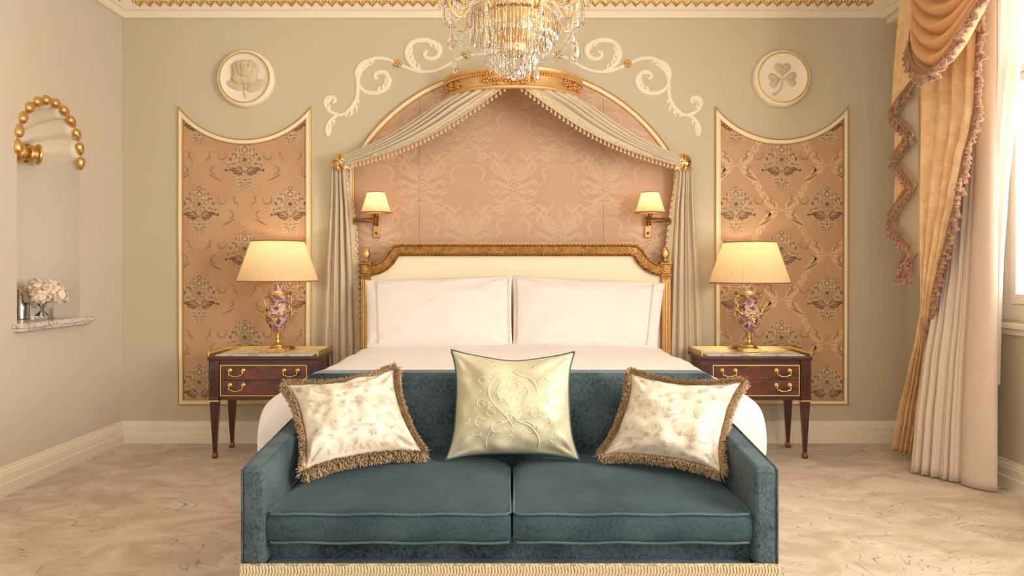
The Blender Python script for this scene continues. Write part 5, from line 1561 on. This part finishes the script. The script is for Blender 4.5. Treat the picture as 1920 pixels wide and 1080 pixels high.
# ------------------------------------------------------------------ chandelier
def chandelier():
    d = 3.40; X0 = (963 - 960) / F * d; Y0 = d - D0; s = F / d
    Z = lambda py: H + (507 - py) / s
    t = thing('chandelier', 'gilt and crystal chandelier with hanging prisms above the bed', 'chandelier', (X0, Y0, Z(150)))
    c0 = Vector((X0, Y0, 0))
    b = MB(); b.lathe([(.012, Z(-20)), (.012, CZ - .04), (.03, CZ - .035), (.06, CZ - .012), (.065, CZ)], c0, 20); b.build('stem', 'gold', t)
    # stacked gilt bowls seen through the crystals
    b = MB()
    for (r, zz, h) in ((.070, Z(100), .030), (.118, Z(66), .034), (.186, Z(32), .03)):
        b.lathe([(r * .55, zz - h * .35), (r * .97, zz), (r, zz + h * .3), (r, zz + h), (r * .98, zz + h), (r * .96, zz + .002), (r * .5, zz - h * .3)], c0, 60, cap=False)
    b.build('gilt_hoop', 'gold', t)
    b = MB(); b.lathe([(.0, Z(110)), (.05, Z(100)), (.075, Z(82)), (.115, Z(62)), (.12, Z(52)), (.155, Z(34)), (.165, Z(20)), (.14, Z(6)), (.10, Z(-12)), (.05, Z(-30)), (.03, Z(-80)), (.06, Z(-110)), (.05, Z(-150)), (.012, Z(-170))], c0, 48); b.build('gilt_body', 'gold', t, smooth=60)
    protos = {}
    def prism(L, w, p, name='crystal_prism', rot=0):
        key = (name, round(L, 4), w)
        if key in protos: return stamp(protos[key], t, p, rot=(0, 0, rot))
        b = MB()
        if name == 'crystal_prism': b.lathe([(0, 0), (w * .8, -.006), (0.001, -.014), (w * .55, -.020), (w * .8, -L * .3), (w, -L * .82), (w * .7, -L * .94), (0, -L)], p, 6, cap=False)
        else: b.lathe([(0, 0), (w * .25, -L * .12), (w * .6, -L * .4), (w, -L * .68), (w * .85, -L * .85), (w * .4, -L * .96), (0, -L)], p, 8, cap=False)
        o = b.build(name, 'crystal', t, smooth=0, origin=p); protos[key] = o; return o
    def ring_prisms(r, zt, n, L, w, a0=0):
        for i in range(n):
            a = a0 + 2 * pi * i / n; prism(L, w, c0 + Vector((r * cos(a), r * sin(a), zt)), rot=a)
    ring_prisms(.080, Z(98), 26, .100, .0052)
    ring_prisms(.128, Z(64), 34, .115, .0048)
    ring_prisms(.192, Z(30), 40, .120, .0048)
    m = MB()
    for (r, zt, n, L) in ((.050, Z(100), 14, .105), (.100, Z(78), 26, .10), (.165, Z(44), 40, .115), (.19, Z(30), 40, .118)):
        for i in range(n):
            a = 2 * pi * (i + .5) / n; q = c0 + Vector((r * cos(a), r * sin(a), zt)); w = .0046
            m.lathe([(0, 0), (w * .8, -.006), (.001, -.012), (w * .6, -.02), (w, -L * .8), (0, -L)], q, 5, cap=False)
    o = m.build('inner_prisms', 'crystal', t, smooth=0); o['kind'] = 'stuff'
    for i in range(10):
        a = 2 * pi * i / 10; prism(.070, .013, c0 + Vector((.030 * cos(a), .030 * sin(a), Z(117))), 'crystal_drop')
    prism(.060, .024, c0 + Vector((0, 0, Z(126))), 'crystal_drop')
    # faceted bead strings
    def beads(path, r, name='bead_string'):
        b = MB(); acc = 0; last = path[0]
        def bead(p):
            b.add([p + Vector((0, 0, r)), p - Vector((0, 0, r))] + [p + Vector((r * cos(a), r * sin(a), 0)) for a in (0.3, 1.35, 2.4, 3.44, 4.5, 5.5)],
                  [(0, 2 + k, 2 + (k + 1) % 6) for k in range(6)] + [(1, 2 + (k + 1) % 6, 2 + k) for k in range(6)])
        bead(last)
        for p in path[1:]:
            L = (p - last).length
            while acc + L >= r * 2.1:
                f_ = (r * 2.1 - acc) / L; last = last.lerp(p, f_); bead(last); L = (p - last).length; acc = 0
                if L < 1e-6: break
            acc += L; last = p
        return b.build(name, 'crystal', t, smooth=0)
    def circ(r, z, n=72, wav=0, k=0): return [c0 + Vector((r * cos(2 * pi * i / n), r * sin(2 * pi * i / n), z - wav * abs(sin(k * pi * i / n)))) for i in range(n + 1)]
    for r, z in ((.083, Z(97)), (.131, Z(63)), (.195, Z(29)), (.198, Z(22)), (.19, Z(12)), (.175, Z(4)), (.135, Z(57))): beads(circ(r, z), .0062)
    beads(circ(.205, Z(24), 144, .05, 12), .0058)
    beads(circ(.135, Z(60), 144, .035, 8), .0056)
    for k in range(12):
        a = 2 * pi * k / 12; beads([c0 + Vector((lerp(.06, .19, i / 10) * cos(a), lerp(.06, .19, i / 10) * sin(a), lerp(Z(-28), Z(8), (i / 10) ** 1.8))) for i in range(11)], .0070)
    # arms with candle cups, drops and swagged chains
    NA = 8
    for k in range(NA):
        a = 2 * pi * (k + .5) / NA + .0; dr = Vector((cos(a), sin(a), 0))
        A = lambda r, py: c0 + dr * r + Vector((0, 0, Z(py)))
        b = MB(); b.tube(catmull([A(.12, -8), A(.19, 6), A(.225, 30), A(.25, 46), A(.285, 36), A(.300, 12), A(.305, -8)], 6), .0055, 8)
        b.ball(A(.19, 6), .010, 8, 6)
        arm = b.build('arm', 'gold', t)
        b = MB(); b.lathe([(.010, 0), (.034, .006), (.040, .014), (.036, .016), (.014, .012), (.014, .05), (.018, .055), (.012, .056)], A(.305, -10), 20); b.build('candle_cup', 'gold', arm)
        b = MB(); b.lathe([(.010, .05), (.010, .13), (0, .132)], A(.305, -10), 12); b.build('candle_tube', 'candle', arm)
        for j in range(7):
            g = 2 * pi * j / 7; b_ = A(.305, -9) + Vector((.038 * cos(g), .038 * sin(g), 0)); prism(.085, .005, b_, 'crystal_prism') if False else None
        m = MB()
        for j in range(9):
            g = 2 * pi * j / 9; q = A(.305, -9) + Vector((.037 * cos(g), .037 * sin(g), .006)); w = .005; L = .11 - .02 * (j % 2)
            m.lathe([(0, 0), (w, -.007), (.001, -.014), (w * .7, -.022), (w, -L * .85), (0, -L)], q, 6, cap=False)
        m.build('cup_prisms', 'crystal', arm, smooth=0)
        prism(.085, .017, A(.29, 70 + 20 * (k % 2)), 'crystal_drop'); prism(.060, .012, A(.292, 44), 'crystal_drop')
        beads([A(.29, 44), A(.29, 92)], .0066)
        cat = [A(.285, 52).lerp(A(.085, 100), i / 16) + Vector((0, 0, -.075 * sin(pi * i / 16) ** 1)) for i in range(17)]
        beads(cat, .0078)
        a2 = 2 * pi * (k + 1.5) / NA; d2 = Vector((cos(a2), sin(a2), 0))
        p1 = A(.30, 10); p2 = c0 + d2 * .30 + Vector((0, 0, Z(10)))
        beads([p1.lerp(p2, i / 14) + Vector((0, 0, -.07 * sin(pi * i / 14))) for i in range(15)], .0072)
        beads([A(.30, 0).lerp(A(.10, -60), i / 12) + Vector((0, 0, -.03 * sin(pi * i / 12))) for i in range(13)], .0072)
        if k % 2 == 0: prism(.078, .013, A(.20, 32), 'crystal_drop')
chandelier()

# ------------------------------------------------------------------ light
w = bpy.data.worlds.new('World'); S.world = w; w.use_nodes = True
bg = w.node_tree.nodes['Background']; bg.inputs[0].default_value = (1.0, .965, .925, 1); bg.inputs[1].default_value = WORLD
def area(name, loc, rot, sx, sy, e, c):
    L = bpy.data.lights.new(name, 'AREA'); L.shape = 'RECTANGLE'; L.size = sx; L.size_y = sy; L.energy = e; L.color = c
    o = bpy.data.objects.new(name, L); o.location = loc; o.rotation_euler = rot; COL.objects.link(o); return o
for (a, c), e in zip(wins, WIN):
    area('window_daylight', (RX + .42, (a + c) / 2, 2.0), (0, R(90), 0), 2.3, c - a + .3, e, (1, .95, .88))
# chandelier glow
L = bpy.data.lights.new('chandelier_light', 'POINT'); L.energy = CH; L.color = (1, .86, .68); L.shadow_soft_size = .35
o = bpy.data.objects.new('chandelier_light', L); o.location = (.007, -2.43, 2.80); COL.objects.link(o)

# ------------------------------------------------------------------ camera
cam = bpy.data.cameras.new('camera'); co = bpy.data.objects.new('camera', cam); COL.objects.link(co)
cam.sensor_width = 36; cam.lens = F / 1920 * 36; cam.shift_y = -33 / 1920; cam.clip_start = .05
co.location = (0, -D0, H); co.rotation_euler = (R(90), 0, 0); S.camera = co
S.view_settings.view_transform = 'Standard'; S.view_settings.look = 'None'; S.view_settings.gamma = 1; S.view_settings.use_curve_mapping = False
S.view_settings.exposure = EXPO
S.cycles.max_bounces = 12; S.cycles.transmission_bounces = 12; S.cycles.transparent_max_bounces = 16; S.cycles.diffuse_bounces = 4

# things that come in sets
GROUPS = {'nightstand': 'nightstands either side of the bed', 'table_lamp': 'urn lamps on the nightstands', 'wall_lamp': 'swing-arm wall lamps above the bed',
          'bed_pillow': 'white pillows against the headboard', 'throw_cushion': 'cushions on the sofa', 'silk_wall_panel': 'embroidered silk wall panels',
          'round_wall_medallion': 'round plaster medallions', 'scroll_wall_ornament': 'plaster scrolls beside the canopy', 'canopy_drape': 'canopy drapes', 'drape_boss': 'gold drape bosses'}
for o in S.objects:
    if o.parent is None and 'label' in o and o.name.split('.')[0] in GROUPS: o['group'] = GROUPS[o.name.split('.')[0]]
